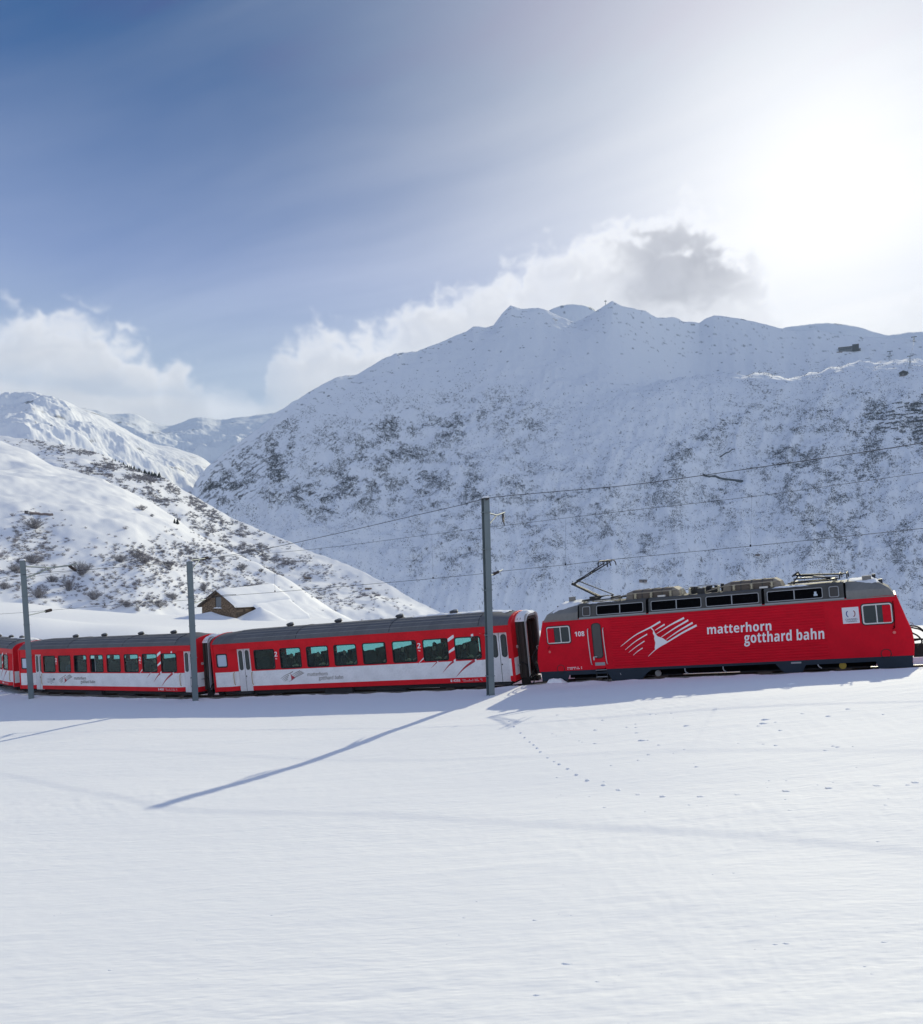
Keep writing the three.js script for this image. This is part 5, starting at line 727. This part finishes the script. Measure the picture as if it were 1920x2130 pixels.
// --- passengers, seated: one continuous body each
function seatedBody(seed, lean, turn, hood) {
  const r = rng(seed), B = [];                      // tapered capsules: a, b, radius at a, radius at b
  const hip = V3(0, 0.50, 0), chest = V3(lean * 0.22, 0.93, 0), neck = V3(lean * 0.28, 1.10, 0), head = V3(lean * 0.33 + 0.02, 1.25, turn * 0.02);
  B.push([hip, chest, 0.16, 0.165], [chest, neck, 0.15, 0.062], [neck, head, 0.06, 0.07], [V3(lean * 0.27, 1.0, -0.14), V3(lean * 0.27, 1.0, 0.14), 0.078, 0.078]);
  for (const s of [-1, 1]) { const sh = V3(lean * 0.27, 1.0, s * 0.19), elbow = V3(0.06 + lean * 0.2, 0.74, s * (0.25 + 0.04 * r())), hand = V3(0.28 + 0.1 * r(), 0.72 + 0.1 * r(), s * 0.10); B.push([sh, elbow, 0.068, 0.052], [elbow, hand, 0.05, 0.036]); B.push([hand, V3(hand.x + 0.09, hand.y - 0.02, hand.z - s * 0.02), 0.036, 0.022]); for (let f = 0; f < 4; f++) B.push([V3(hand.x + 0.06, hand.y, hand.z + s * (0.028 - f * 0.018)), V3(hand.x + 0.13 - 0.01 * Math.abs(f - 1), hand.y - 0.035, hand.z + s * (0.03 - f * 0.02)), 0.012, 0.009]); B.push([V3(hand.x + 0.02, hand.y + 0.01, hand.z - s * 0.03), V3(hand.x + 0.08, hand.y + 0.015, hand.z - s * 0.06), 0.013, 0.01]); const knee = V3(0.42, 0.52, s * 0.11), foot = V3(0.44, 0.12, s * 0.11); B.push([V3(0, 0.5, s * 0.09), knee, 0.095, 0.07], [knee, foot, 0.065, 0.045], [foot, V3(0.6, 0.08, s * 0.12), 0.045, 0.04]); }
  const ct = Math.cos(turn), st = Math.sin(turn), fwd = V3(ct, 0, st);
  const sd = (p) => {
    let d = 1e3; const k = 0.045, put = (x) => { const h = clamp(0.5 + 0.5 * (d - x) / k); d = lerp(d, x, h) - k * h * (1 - h); };
    for (const [a, b, ra, rb] of B) { const ab = b.clone().sub(a), t = clamp(p.clone().sub(a).dot(ab) / ab.lengthSq()); put(p.distanceTo(a.clone().addScaledVector(ab, t)) - lerp(ra, rb, t)); }
    const q = p.clone().sub(head), hx = q.dot(fwd), hz = -q.x * st + q.z * ct; put(Math.sqrt((hx / 0.098) ** 2 + (q.y / 0.125) ** 2 + (hz / 0.08) ** 2) * 0.095 - 0.095);
    put(Math.hypot(hx - 0.1, q.y + 0.015, hz) - 0.012); put(Math.hypot(hx - 0.075, q.y + 0.09, hz) - 0.02); for (const s of [-1, 1]) put(Math.hypot(hx - 0.0, q.y + 0.005, hz - s * 0.083) - 0.016);
    if (hood) put(Math.hypot((hx + 0.06) * 1.1, q.y + 0.06, hz) - 0.105);
    return d;
  };
  const N = 56, mc = new MarchingCubes(N, new THREE.MeshBasicMaterial(), false, false, 60000), S = 0.74, C = V3(0.2, 0.72, 0); mc.isolation = 0;
  const half = N / 2, p = V3();
  for (let z = 0; z < N; z++) for (let y = 0; y < N; y++) for (let x = 0; x < N; x++) { p.set((x - half) / half * S + C.x, (y - half) / half * S + C.y, (z - half) / half * S + C.z); mc.field[x + y * N + z * N * N] = Math.abs(p.z) > 0.45 ? -0.2 : -sd(p); }
  mc.update(); const n = mc.count, P = new Float32Array(mc.positionArray.subarray(0, n * 3)), NN = new Float32Array(mc.normalArray.subarray(0, n * 3));
  for (let i = 0; i < n; i++) for (let k = 0; k < 3; k++) P[i * 3 + k] = P[i * 3 + k] * S + C.getComponent(k);
  return { P, NN, n, head, fwd };
}
{
  const bodies = [seatedBody(1, 0.1, 0.3, false), seatedBody(2, -0.1, -0.9, true), seatedBody(3, 0.35, 0.9, false)];
  const jackets = [[0.02, 0.025, 0.035], [0.05, 0.06, 0.06], [0.10, 0.02, 0.03], [0.03, 0.07, 0.13], [0.13, 0.12, 0.10], [0.015, 0.016, 0.018]];
  const geoOf = (b, jacket, hair) => { const g = new THREE.BufferGeometry(), c = new Float32Array(b.n * 3); for (let i = 0; i < b.n; i++) { const x = b.P[i * 3] - b.head.x, y = b.P[i * 3 + 1] - b.head.y, z = b.P[i * 3 + 2] - b.head.z, f = x * b.fwd.x + z * b.fwd.z; let k = jacket; if (y > -0.12 && x * x + y * y + z * z < 0.03) k = f > 0.02 + Math.max(0, y - 0.05) * 0.9 ? [0.45, 0.27, 0.2] : hair; else if (b.P[i * 3] > 0.26 && b.P[i * 3 + 1] > 0.6) k = [0.45, 0.27, 0.2]; else if (b.P[i * 3 + 1] < 0.58) k = [0.025, 0.028, 0.035]; c.set(k, i * 3); } g.setAttribute('position', new THREE.BufferAttribute(b.P, 3)); g.setAttribute('normal', new THREE.BufferAttribute(b.NN, 3)); g.setAttribute('color', new THREE.BufferAttribute(c, 3)); return g; };
  const variants = []; for (let j = 0; j < jackets.length; j++) variants.push(geoOf(bodies[j % 3], jackets[j], [[0.03, 0.02, 0.015], [0.08, 0.05, 0.03], [0.02, 0.02, 0.02]][(j * 2) % 3]));
  const cloth = new THREE.MeshStandardMaterial({ vertexColors: true, roughness: 0.85, side: THREE.DoubleSide });
  const nth = ['first', 'second', 'third', 'fourth', 'fifth', 'sixth', 'seventh', 'eighth'], jn = ['dark blue jacket', 'grey jacket', 'dark red jacket', 'blue jacket', 'beige jacket', 'black jacket'];
  const sit = (ci, win, side, far, k, where) => {
    const P = COACH[ci], u = side < 0 ? WIN[win][0] - 0.14 + 0.22 : WIN[win][1] + 0.14 - 0.22, w = far ? -2.05 : -0.66, m = new THREE.Mesh(variants[k], cloth);
    m.position.copy(P.p(u, 0.34, w)); m.quaternion.setFromRotationMatrix(new THREE.Matrix4().makeBasis(P.t, P.v, P.n)); if (side > 0) m.quaternion.multiply(new THREE.Quaternion().setFromAxisAngle(V3(0, 1, 0), Math.PI));
    top('person', m, `person in ${jn[k]}, ${where} of ${nth[win]} window, ${ci ? 'coach with the open window' : 'coach next to locomotive'}`, 'person', 'passengers seated in the coaches');
  };
  [[0, 1, 0, 1], [1, -1, 0, 5], [1, 1, 0, 0], [2, -1, 0, 5], [2, 1, 0, 4], [2, -1, 1, 2], [3, -1, 0, 0], [3, 1, 0, 1], [4, 1, 0, 5], [4, -1, 1, 0], [5, -1, 0, 0], [5, 1, 0, 5], [5, 1, 1, 1], [6, -1, 0, 5], [6, 1, 0, 2], [6, -1, 1, 0], [7, -1, 0, 0], [7, 1, 0, 3], [7, 1, 1, 5]].forEach(([w, s, f, k]) => sit(0, w, s, f, k, f ? 'far side' : s < 0 ? 'left seat' : 'right seat'));
  [[1, -1, 0, 3], [2, 1, 0, 5], [4, 1, 0, 0], [5, -1, 0, 1], [6, -1, 0, 5], [7, 1, 0, 0]].forEach(([w, s, f, k]) => sit(1, w, s, f, k, s < 0 ? 'left seat' : 'right seat'));
}

// ------------------------------------------------------------------ the barn, far buildings, barriers, lift, tracks in the snow
const pm = (name, geo, mat, parent) => { const m = new THREE.Mesh(geo, mat); m.name = name; parent.add(m); return m; };
{
  const stoneTex = dataTex(256, 256, (u, v) => { const n = 0.55 + 0.35 * tnoise(u, v, 8, 12, 4), row = Math.floor(v * 14), x = (u * 10 + (row % 2) * 0.5) % 1, y = (v * 14) % 1, j = Math.min(Math.min(x, 1 - x) * 1.4, Math.min(y, 1 - y)) < 0.1 ? 0.72 : 1; return [n * j * 0.92, n * j * 0.8, n * j * 0.68]; }, true);
  stoneTex.repeat.set(0.35, 0.35);
  const STONE = std(col(0.95, 0.91, 0.84), 0.95, { map: stoneTex, bumpMap: stoneTex, bumpScale: 0.03 }), PLANK = std(col(0.11, 0.085, 0.065), 0.9), SHUT = std(col(0.20, 0.22, 0.24), 0.8), FRAME = std(col(0.10, 0.11, 0.12), 0.8);
  const depth = 142, apex = at(449.5, 1231, depth), eL = at(415, 1262, depth + 1.6), eR = at(494, 1266, depth - 1.6);
  const across = new THREE.Vector3(eR.x - eL.x, 0, eR.z - eL.z), half = across.length() / 2 - 0.55; across.normalize();
  const back = new THREE.Vector3(across.z, 0, -across.x); if (back.z > 0) back.negate();
  const mid = new THREE.Vector3((eL.x + eR.x) / 2, 0, (eL.z + eR.z) / 2), eaveY = (eL.y + eR.y) / 2, rise = (apex.y - eaveY) * half / (half + 0.55), baseY = apex.y - rise - 3.2;
  const b = new THREE.Group(); b.position.set(mid.x, baseY, mid.z); b.quaternion.setFromRotationMatrix(new THREE.Matrix4().makeBasis(across, V3(0, 1, 0), back.clone().negate()));
  const len = 15.5, eh = 3.2, w = half;
  // gable wall with a window opening
  const gw = shapeOf([[-w, 0], [w, 0], [w, eh], [0, eh + rise], [-w, eh]]); gw.holes.push(pathOf(shapeOf([[-0.72, 2.75], [0.62, 2.75], [0.62, 4.75], [-0.72, 4.75]]))); gw.holes.push(pathOf(shapeOf([[-0.25, 5.35], [0.15, 5.35], [-0.05, 5.75]])));
  pm('wall', slab(gw, -0.4, 0), STONE, b); pm('wall', slab(shapeOf([[-w, 0], [w, 0], [w, eh], [0, eh + rise], [-w, eh]]), -len, -len + 0.4), STONE, b);
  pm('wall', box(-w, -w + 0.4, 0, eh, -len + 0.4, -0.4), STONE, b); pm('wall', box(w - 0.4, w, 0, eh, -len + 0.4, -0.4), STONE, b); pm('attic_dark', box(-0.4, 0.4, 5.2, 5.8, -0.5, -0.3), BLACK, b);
  const win = pm('window', mergeGeometries([box(-0.76, -0.64, 2.75, 4.75, -0.28, -0.2), box(0.54, 0.66, 2.75, 4.75, -0.28, -0.2), box(-0.64, 0.54, 4.65, 4.77, -0.28, -0.2), box(-0.64, 0.54, 2.73, 2.83, -0.28, -0.2)]), FRAME, b);
  for (const [x0, x1] of [[-0.64, -0.36], [-0.35, -0.07], [-0.06, 0.22], [0.23, 0.54]]) pm('shutter_board', box(x0, x1, 2.83, 4.65, -0.27, -0.22), SHUT, win); pm('sill', box(-0.95, 0.85, 2.6, 2.73, -0.35, 0.18), STONE, win); pm('sill_snow', lumpySnow(-0.98, 0.88, -0.1, 0.22, 0.16, 5, () => 2.74, 14, 6), plainSnow, win); pm('lintel', box(-1.3, 1.2, 4.78, 5.0, -0.05, 0.05), PLANK, win);
  // roof: boards with an overhang, the right slope carried further down at the back
  const slope = Math.atan2(rise, w), over = 0.6, boards = (side, run0, run1, z0, z1, t, lift) => { const g = box(run0, run1, lift, lift + t, z0, z1); g.rotateZ(-slope); g.translate(0, eh + rise, 0); if (side < 0) { g.scale(-1, 1, 1); const i = g.index.array; for (let k = 0; k < i.length; k += 3) { const q = i[k]; i[k] = i[k + 1]; i[k + 1] = q; } } return g; };
  const run = Math.hypot(w, rise) + over, ext = 5.4;
  const snowRoof = (side, run1, z0, z1) => { const nx = 14, nz = 22, pos = [], idx = []; for (let i = 0; i <= nx; i++) for (let j = 0; j <= nz; j++) { const r = lerp(0, run1, i / nx), z = lerp(z0, z1, j / nz), e = Math.min(1, Math.min((1 - i / nx) * 7, Math.min(j, nz - j) * 0.7 + 0.15)); const h = 0.12 + ((0.42 + 0.075 * Math.max(0, z1 - z)) * 1.0 + 0.16 * fbm(r * 0.35 + side, z * 0.3, 3)) * Math.sqrt(clamp(e)); pos.push(side * (r * Math.cos(slope) + h * Math.sin(slope) * 0.6), eh + rise - r * Math.sin(slope) + h * Math.cos(slope) + (i === 0 ? 0.0 : 0), z); } for (let i = 0; i < nx; i++) for (let j = 0; j < nz; j++) { const a = i * (nz + 1) + j, c = a + nz + 1; idx.push(a, a + 1, c, c, a + 1, c + 1); } for (let j = 0; j < nz; j++) { } const g = new THREE.BufferGeometry(); g.setAttribute('position', new THREE.Float32BufferAttribute(pos, 3)); g.setIndex(idx); g.computeVertexNormals(); return g; };
  const rl = pm('roof', boards(-1, 0, run, -len - 0.5, 0.6, 0.16, 0), PLANK, b), rr = pm('roof', boards(1, 0, run, -len - 0.5, 0.6, 0.16, 0), PLANK, b);
  pm('roof_snow', snowRoof(-1, run + 0.1, -len - 0.6, 0.75), plainSnow, rl); pm('roof_snow', snowRoof(1, run + 0.1, -len - 0.6, 0.75), plainSnow, rr);
  const lean = pm('lean_to_roof', boards(1, run - 0.05, run + ext, -len - 0.2, -4.5, 0.14, -0.14), PLANK, b); pm('roof_snow', (() => { const g = snowRoof(1, ext + 0.6, -len - 0.3, -4.2); g.translate((run - 0.45) * Math.cos(slope), -(run - 0.45) * Math.sin(slope) - 0.06, 0); return g; })(), plainSnow, lean);
  pm('lean_to_wall', slab(shapeOf([[w + 0.02, -4], [w + ext * Math.cos(slope) - 0.3, -4], [w + ext * Math.cos(slope) - 0.3, eh - ext * Math.sin(slope) - 0.35], [w + 0.02, eh - 0.55]]), -len, -len + 0.35), STONE, b); pm('rafter_end', mergeGeometries([box(w + 0.35, w + 0.75, eh - 0.55, eh - 0.2, -len - 0.35, -len - 0.1), box(w + ext * 0.8, w + ext * 0.92, -0.35, 0.0, -len - 0.25, -len)]), PLANK, b);
  top('stone_barn', b, 'stone barn with a thick snow roof on the rise behind the coaches', 'barn');
  // drift banked against the right wall, and snow laid against the gable
  const driftPos = (cx, cz, rx, rz, h, seed) => { const pos = [], idx = [], n = 30; for (let i = 0; i <= n; i++) for (let j = 0; j <= n; j++) { const u = i / n * 2 - 1, v = j / n * 2 - 1, d = Math.hypot(u, v), ridge2 = Math.pow(Math.max(0, 1 - d), 1.3) * (1 + 0.2 * noise(u * 3 + seed, v * 3)); const x = cx + u * rx, z = cz + v * rz; const wx = mid.x + across.x * x - back.x * z, wz = mid.z + across.z * x - back.z * z; pos.push(wx, groundHeight(wx, wz, false) - 0.25 + h * ridge2, wz); } for (let i = 0; i < n; i++) for (let j = 0; j < n; j++) { const a = i * (n + 1) + j, c = a + n + 1; idx.push(a, a + 1, c, c, a + 1, c + 1); } const g = new THREE.BufferGeometry(); g.setAttribute('position', new THREE.Float32BufferAttribute(pos, 3)); g.setIndex(idx); g.computeVertexNormals(); return g; };
  top('snow_drift', new THREE.Mesh(driftPos(w + 3.0, -3.2, 5.5, 5.2, 2.6, 3), plainSnow), 'pointed snow drift against the right wall of the barn', null, null, 'structure');
  top('snow_drift', new THREE.Mesh(driftPos(-0.5, 1.2, 8, 4.5, 1.4, 9), plainSnow), 'low snow bank along the barn gable', null, null, 'structure');
}
// --- buildings and structures far off on the mountain
{
  const WOOD = std(col(0.045, 0.036, 0.032), 0.9), CONC = std(col(0.16, 0.15, 0.15), 0.9), STEELG = std(col(0.06, 0.065, 0.07), 0.7), WALLS = std(col(0.24, 0.19, 0.17), 0.9);
  const put = (p, px) => { const g = new THREE.Group(); g.position.copy(p); g.rotation.y = -azOf(px); return g; };
  { const p = onSheet(mProf, 1765, 729, 0.5, 1.0); if (p) { const s = p.length() / FPX, g = put(p, 1765); pm('hall', box(-16 * s, 6 * s, -3 * s, 5 * s, -6 * s, 4 * s), CONC, g); pm('tower', box(6.1 * s, 17 * s, -3 * s, 9 * s, -7 * s, 5 * s), WOOD, g); const r = pm('roof', box(-17 * s, 6 * s, 5.05 * s, 6.2 * s, -7 * s, 5 * s), WOOD, g); pm('roof_snow', box(-17 * s, 6 * s, 6.25 * s, 7 * s, -7 * s, 5 * s), plainSnow, r); const win = pm('window_row', box(-14 * s, 4 * s, 1.2 * s, 3.6 * s, 4.02 * s, 4.15 * s), STEELG, g); pm('mullion', mergeGeometries([-10, -6, -2, 1].map((u) => box(u * s, (u + 0.5) * s, 1.2 * s, 3.6 * s, 4.16 * s, 4.3 * s))), CONC, win); pm('terrace', box(-20 * s, -10 * s, -5 * s, -2 * s, -2 * s, 7 * s), WALLS, g); pm('annex', box(17.2 * s, 20 * s, -3 * s, 1.5 * s, -5 * s, 2 * s), CONC, g); top('mountain_station', g, 'long flat-roofed mountain station building high on the right shoulder', 'building'); } else console.log('no station'); }
  { const p = onSheet(mProf, 1880, 780, 0.4, 1.0); if (p) { const s = p.length() / FPX, g = put(p, 1880); pm('wall', box(-6 * s, 6 * s, -3 * s, 3 * s, -4 * s, 4 * s), WOOD, g); const r = pm('roof', new ConvexGeometry([[-8, 3, -5], [-8, 3, 5], [7, 3, -5], [7, 3, 5], [-1, 6.5, -5], [-1, 6.5, 5]].map(([x, y, z]) => V3(x * s, y * s + 0.02, z * s))), WOOD, g); pm('doorway', box(-3 * s, 0.5 * s, -2.5 * s, 1.2 * s, 4.02 * s, 4.2 * s), CONC, g); pm('deck', box(-7 * s, 6 * s, -4 * s, -3.05 * s, -4 * s, 7 * s), WALLS, g); top('lift_station', g, 'small dark cable lift station below the right shoulder', 'lift station'); } }
  const pylon = (px, py, h, label) => { const p = onSheet(mProf, px, py, 0.3, 1.0); if (!p) { console.log('no pylon', px); return null; } const s = p.length() / FPX, g = put(p, px); for (const x of [-1.4, 1.4]) pm('leg', tubeGeo([V3(x * s, -2 * s, 0), V3(x * s * 0.5, h * s, 0)], 0.32 * s, 6), STEELG, g); pm('crossarm', box(-4.5 * s, 4.5 * s, h * s, (h + 1.1) * s, -0.5 * s, 0.5 * s), STEELG, g); pm('brace', tubeGeo([V3(-1.2 * s, h * 0.3 * s, 0), V3(0.8 * s, h * 0.6 * s, 0)], 0.2 * s, 5), STEELG, g); top('lift_pylon', g, label, 'lift pylon', 'lift pylons'); return p.clone().add(V3(0, (h + 1) * s, 0)); };
  const tops = [pylon(1893, 766, 21, 'tall lift pylon just above the small lift station'), pylon(1901, 712, 8, 'small lift pylon on the ridge above the lift station'), pylon(1851, 739, 6, 'short lift pylon left of the tall one'), pylon(1850, 747, 4, 'lowest short lift pylon left of the tall one')];
  if (tops[0] && tops[1]) { const st = onSheet(mProf, 1880, 778, 0.4, 1); const c = new THREE.Group(); pm('cable', tubeGeo([st.clone().add(V3(0, 6, 0)), tops[0], tops[1]], 0.22, 5, 24), STEELG, c); top('lift_cable', c, 'thin lift cable from the lift station to the ridge', 'cable'); }
  { const a = azOf(1259.5), [r, y] = mProf(1259.5, 1 / 1.06 - 0.001), s = r / FPX, g = put(V3(Math.sin(a) * r, y + CY, -Math.cos(a) * r), 1259.5); pm('mast', tubeGeo([V3(0, -3 * s, 0), V3(0, 10 * s, 0)], 0.5 * s, 6), STEELG, g); pm('crossbar', box(-2.6 * s, 2.6 * s, 7.2 * s, 8.4 * s, -0.4 * s, 0.4 * s), STEELG, g); top('summit_mast', g, 'small mast with a crossbar on the highest summit', 'summit mast'); }
  const wall = (pts, h, label) => { const q = []; for (let i = 0; i < pts.length - 1; i++) for (let k = 0; k < 3; k++) { const p = onSheet(mProf, lerp(pts[i][0], pts[i + 1][0], k / 3), lerp(pts[i][1], pts[i + 1][1], k / 3), 0.02, 0.97); if (p) q.push(p); } if (q.length < 3) { console.log('no wall', label); return; } const g = new THREE.Group(), base = q[0].clone(); g.position.copy(base); const pos = [], idx = [], cap = []; q.forEach((p, i) => { const s = p.length() / FPX, hh = h * s * (0.75 + 0.4 * Math.sin(i * 1.7) * 0.3), x = p.x - base.x, y = p.y - base.y, z = p.z - base.z; pos.push(x, y - 2 * s, z + 2, x, y + hh, z + 2, x, y + hh, z - 2, x, y - 2 * s, z - 2); cap.push(V3(x, y + hh + 0.6, z)); if (i) for (let k = 0; k < 4; k++) { const a = (i - 1) * 4 + k, c = (i - 1) * 4 + (k + 1) % 4; idx.push(a, c, a + 4, a + 4, c, c + 4); } }); const w = new THREE.BufferGeometry(); w.setAttribute('position', new THREE.Float32BufferAttribute(pos, 3)); w.setIndex(idx); w.computeVertexNormals(); pm('wall_face', w, STEELG, g); pm('snow_cap', tubeGeo(cap, 0.4, 6), plainSnow, g); top('retaining_wall', g, label, 'wall'); };
  wall([[1462, 990], [1500, 998], [1568, 1006]], 3.4, 'long dark retaining wall on the mountain road bend'); wall([[1497, 953], [1516, 941], [1535, 933]], 1.6, 'thin dark retaining wall above the long one');
  const hut = (prof, px, py, wpx, hpx, label) => { const p = onSheet(prof, px, py, 0.0, 0.99); if (!p) { console.log('no hut', label); return; } const s = p.length() / FPX, g = put(p, px), w = wpx * s / 2, h = hpx * s; pm('wall', box(-w, w, -h, h * 0.55, -w * 0.8, w * 0.8), WALLS, g); const r = pm('roof', new ConvexGeometry([[-1.15, 0.56, -0.95], [1.15, 0.56, -0.95], [-1.15, 0.56, 0.95], [1.15, 0.56, 0.95], [-1.1, 1.1, 0], [1.1, 1.1, 0]].map(([x, y, z]) => V3(x * w, y * h, z * w))), WOOD, g); pm('roof_snow', new ConvexGeometry([[-1.1, 0.75, -0.85], [1.1, 0.75, -0.85], [-1.05, 1.35, 0], [1.05, 1.35, 0], [-1.1, 0.72, -0.2], [1.1, 0.72, -0.2]].map(([x, y, z]) => V3(x * w, y * h, z * w))), plainSnow, r); pm('doorway', box(-w * 0.2, w * 0.25, -h, h * 0.25, w * 0.8 + 0.02, w * 0.8 + 0.08), STEELG, g); top('hut', g, label, 'hut'); };
  hut(mProf, 1338, 1213, 15, 2.6, 'tiny snow-roofed hut above the roof of the locomotive'); hut(mProf, 1576, 1159, 8, 2, 'tiny dark hut on the mountain foot right of centre'); hut(aProf, 640, 1204, 14, 2, 'small dark hut on the slope between the middle masts'); hut(aProf, 766, 1226, 13, 2, 'small dark hut low on the slope left of the tall mast'); hut(bProf, 55, 1069, 6, 4, 'tiny hut on the smooth slope at the far left');
  { const g = new THREE.Group(), pts = []; for (let i = 0; i <= 8; i++) { const p = onSheet(bProf, 62 + i * 6, 1071 + i * 0.2, 0.05, 0.95); if (p) pts.push(p); } if (pts.length > 2) { const o = pts[0].clone(); g.position.copy(o); pm('stones', tubeGeo(pts.map((p) => p.clone().sub(o).add(V3(0, 0.2, 0))), 0.45, 6), WALLS, g); top('dry_stone_wall', g, 'short low stone wall beside the tiny hut at the far left', 'wall'); } }
  // avalanche barriers: short dark snow fences in rows
  { const q = rng(88); let proto = null, n = 0; const make = () => { const g = new THREE.Group(), bars = []; for (let k = 0; k < 4; k++) bars.push(box(-0.5, 0.5, 0.12 + k * 0.22, 0.26 + k * 0.22, -0.03, 0.03)); pm('rails', mergeGeometries(bars), WOOD, g); const f = []; for (const x of [-0.4, -0.13, 0.13, 0.4]) f.push(box(x - 0.02, x + 0.02, -0.3, 1, -0.12, -0.04)); pm('posts', mergeGeometries(f), WOOD, g); return g; };
    const rows = [[1858, 842, 1908], [1866, 848, 1915], [1880, 844, 1960], [1838, 850, 1880], [1845, 858, 1905], [1898, 857, 1950], [1824, 866, 1870], [1872, 864, 1925], [1818, 875, 1860], [1866, 872, 1930], [1830, 882, 1890], [1900, 880, 1950], [1842, 893, 1905], [1908, 890, 1960], [1866, 902, 1915], [1915, 903, 1960], [1906, 822, 1960], [1826, 893, 1838], [1866, 917, 1902], [1800, 862, 1830]];
    for (const [x0, y, x1] of rows) { let x = x0; while (x < x1) { const w = 7 + 12 * q(), py = y + 1.6 * (q() - 0.5) + (x - x0) * -0.03, p = onSheet(mProf, x + w / 2, py, 0.1, 0.97); if (p && q() > 0.12) { const s = p.length() / FPX, o = proto ? proto.clone() : (proto = make()); o.position.copy(p); o.rotation.set(-0.25, -azOf(x), (q() - 0.5) * 0.06); o.scale.set(w * s, (2.6 + q()) * s, 3 * s); top('avalanche_barrier', o, 'short dark snow barrier in the rows at the right edge of the mountain', 'snow barrier', 'avalanche barriers in rows'); n++; } x += w + 1 + 5 * q(); } } }
}
// --- marks in the snow
{
  const lumpGeo = (seed) => { const g = new THREE.IcosahedronGeometry(1, 2), p = g.attributes.position; for (let i = 0; i < p.count; i++) { const n = 1 + 0.45 * fbm(p.getX(i) * 1.3 + seed, p.getZ(i) * 1.3 + p.getY(i), 3); p.setXYZ(i, p.getX(i) * n, p.getY(i) * n, p.getZ(i) * n); } g.computeVertexNormals(); return g; };
  const onGround = (px, py) => { for (let d = 4; d < 60; d += 0.04) { const p = at(px, py, d); if (p.y < groundHeight(p.x, p.z)) return p; } return null; };
  const trail = [[1060, 1501], [1070, 1512], [1084, 1525], [1092, 1535], [1103, 1544], [1111, 1550], [1118, 1557], [1125, 1565], [1140, 1577], [1154, 1585], [1164, 1590], [1182, 1600], [1200, 1612], [1222, 1624], [1256, 1634], [1287, 1644], [1329, 1653], [1379, 1657], [1458, 1657], [1537, 1653], [1636, 1645], [1725, 1639], [1825, 1634], [1905, 1628]];
  const g = new THREE.Group(), base = onGround(1125, 1565); g.position.copy(base); const q = rng(12), lg = lumpGeo(3);
  for (const [px, py] of trail) { const p = onGround(px, py); if (!p) continue; const s = -p.z / FPX, wpx = clamp(2.2 + (px - 1060) / 70, 2.2, 8), m = new THREE.Mesh(lg, plainSnow); m.name = 'footprint'; m.position.copy(p).sub(base).add(V3(0, 0.005, 0)); m.scale.set(wpx * s, px < 1300 ? 0.02 + 0.012 * q() : 0.010 + 0.006 * q(), 0.05 + 0.03 * q()); m.rotation.y = (px < 1280 ? -0.5 : 0.05) + 0.2 * (q() - 0.5); g.add(m); }
  top('animal_trail', g, 'dotted line of animal footprints curving through the snow to the right', 'footprints');
  const spots = [[83, 1883], [102, 1989], [213, 2017], [232, 2019], [370, 2078], [330, 2099], [505, 2068], [770, 2011], [470, 1885], [474, 1894], [995, 1877], [1175, 1841], [1366, 1812], [1485, 1820], [1530, 1817], [1828, 1751], [1450, 2009], [1455, 2030], [1520, 2015], [1500, 2016], [1640, 1964], [1618, 1966], [1800, 2010], [1815, 2026], [1706, 2083], [1245, 2042], [1120, 2070], [1050, 2080], [1030, 2108], [1310, 2128], [1590, 1505], [1595, 1497], [1725, 1490], [1735, 1552], [1745, 1554], [1775, 1553], [1340, 1541], [1350, 1540], [1430, 1510], [1372, 1550], [1766, 1475], [1648, 1423], [1732, 1422], [1900, 1995], [1840, 1960], [1712, 1956], [1180, 2005], [1290, 2030], [1390, 2050], [650, 2085]];
  const pts = []; for (const [px, py] of spots) { const p = onGround(px, py); if (p) pts.push([p, (3 + 5 * q()) * -p.z / FPX]); }
  for (let i = 0; i < 420; i++) { const far = q() < 0.45, px = far ? 1150 + 780 * q() : 1940 * q(), py = far ? 1480 + 220 * q() : 1900 + 240 * q() * q(), p = onGround(px, py); if (p && noise(px / 160, py / 60) > -0.1) pts.push([p, (1.2 + 3.2 * q()) * -p.z / FPX]); }
  for (let i = 0; i < 900; i++) { const t = q(), p0 = railCurve.getPointAt(0.1 + 0.75 * t), tn = railCurve.getTangentAt(0.1 + 0.75 * t), w = 1.35 + 1.0 * q() * q(), x = p0.x - tn.z * w, z = p0.z + tn.x * w; pts.push([V3(x, groundHeight(x, z), z), 0.03 + 0.10 * q() * q() * q()]); }
  const im = new THREE.InstancedMesh(lumpGeo(8), plainSnow, pts.length), M = new THREE.Matrix4(), Q = new THREE.Quaternion();
  pts.forEach(([p, s], i) => { Q.setFromAxisAngle(V3(0, 1, 0), -0.15 + 0.5 * (q() - 0.5)); M.compose(p.clone().add(V3(0, -0.004, 0)), Q, V3(s * (1 + 0.8 * q()), Math.min(0.045, s * 0.35), s * 0.6)); im.setMatrixAt(i, M); });
  top('snow_clods', im, 'small wind-blown lumps of snow scattered over the foreground', 'snow clods', null, 'stuff');
}

renderer.render(scene, camera);
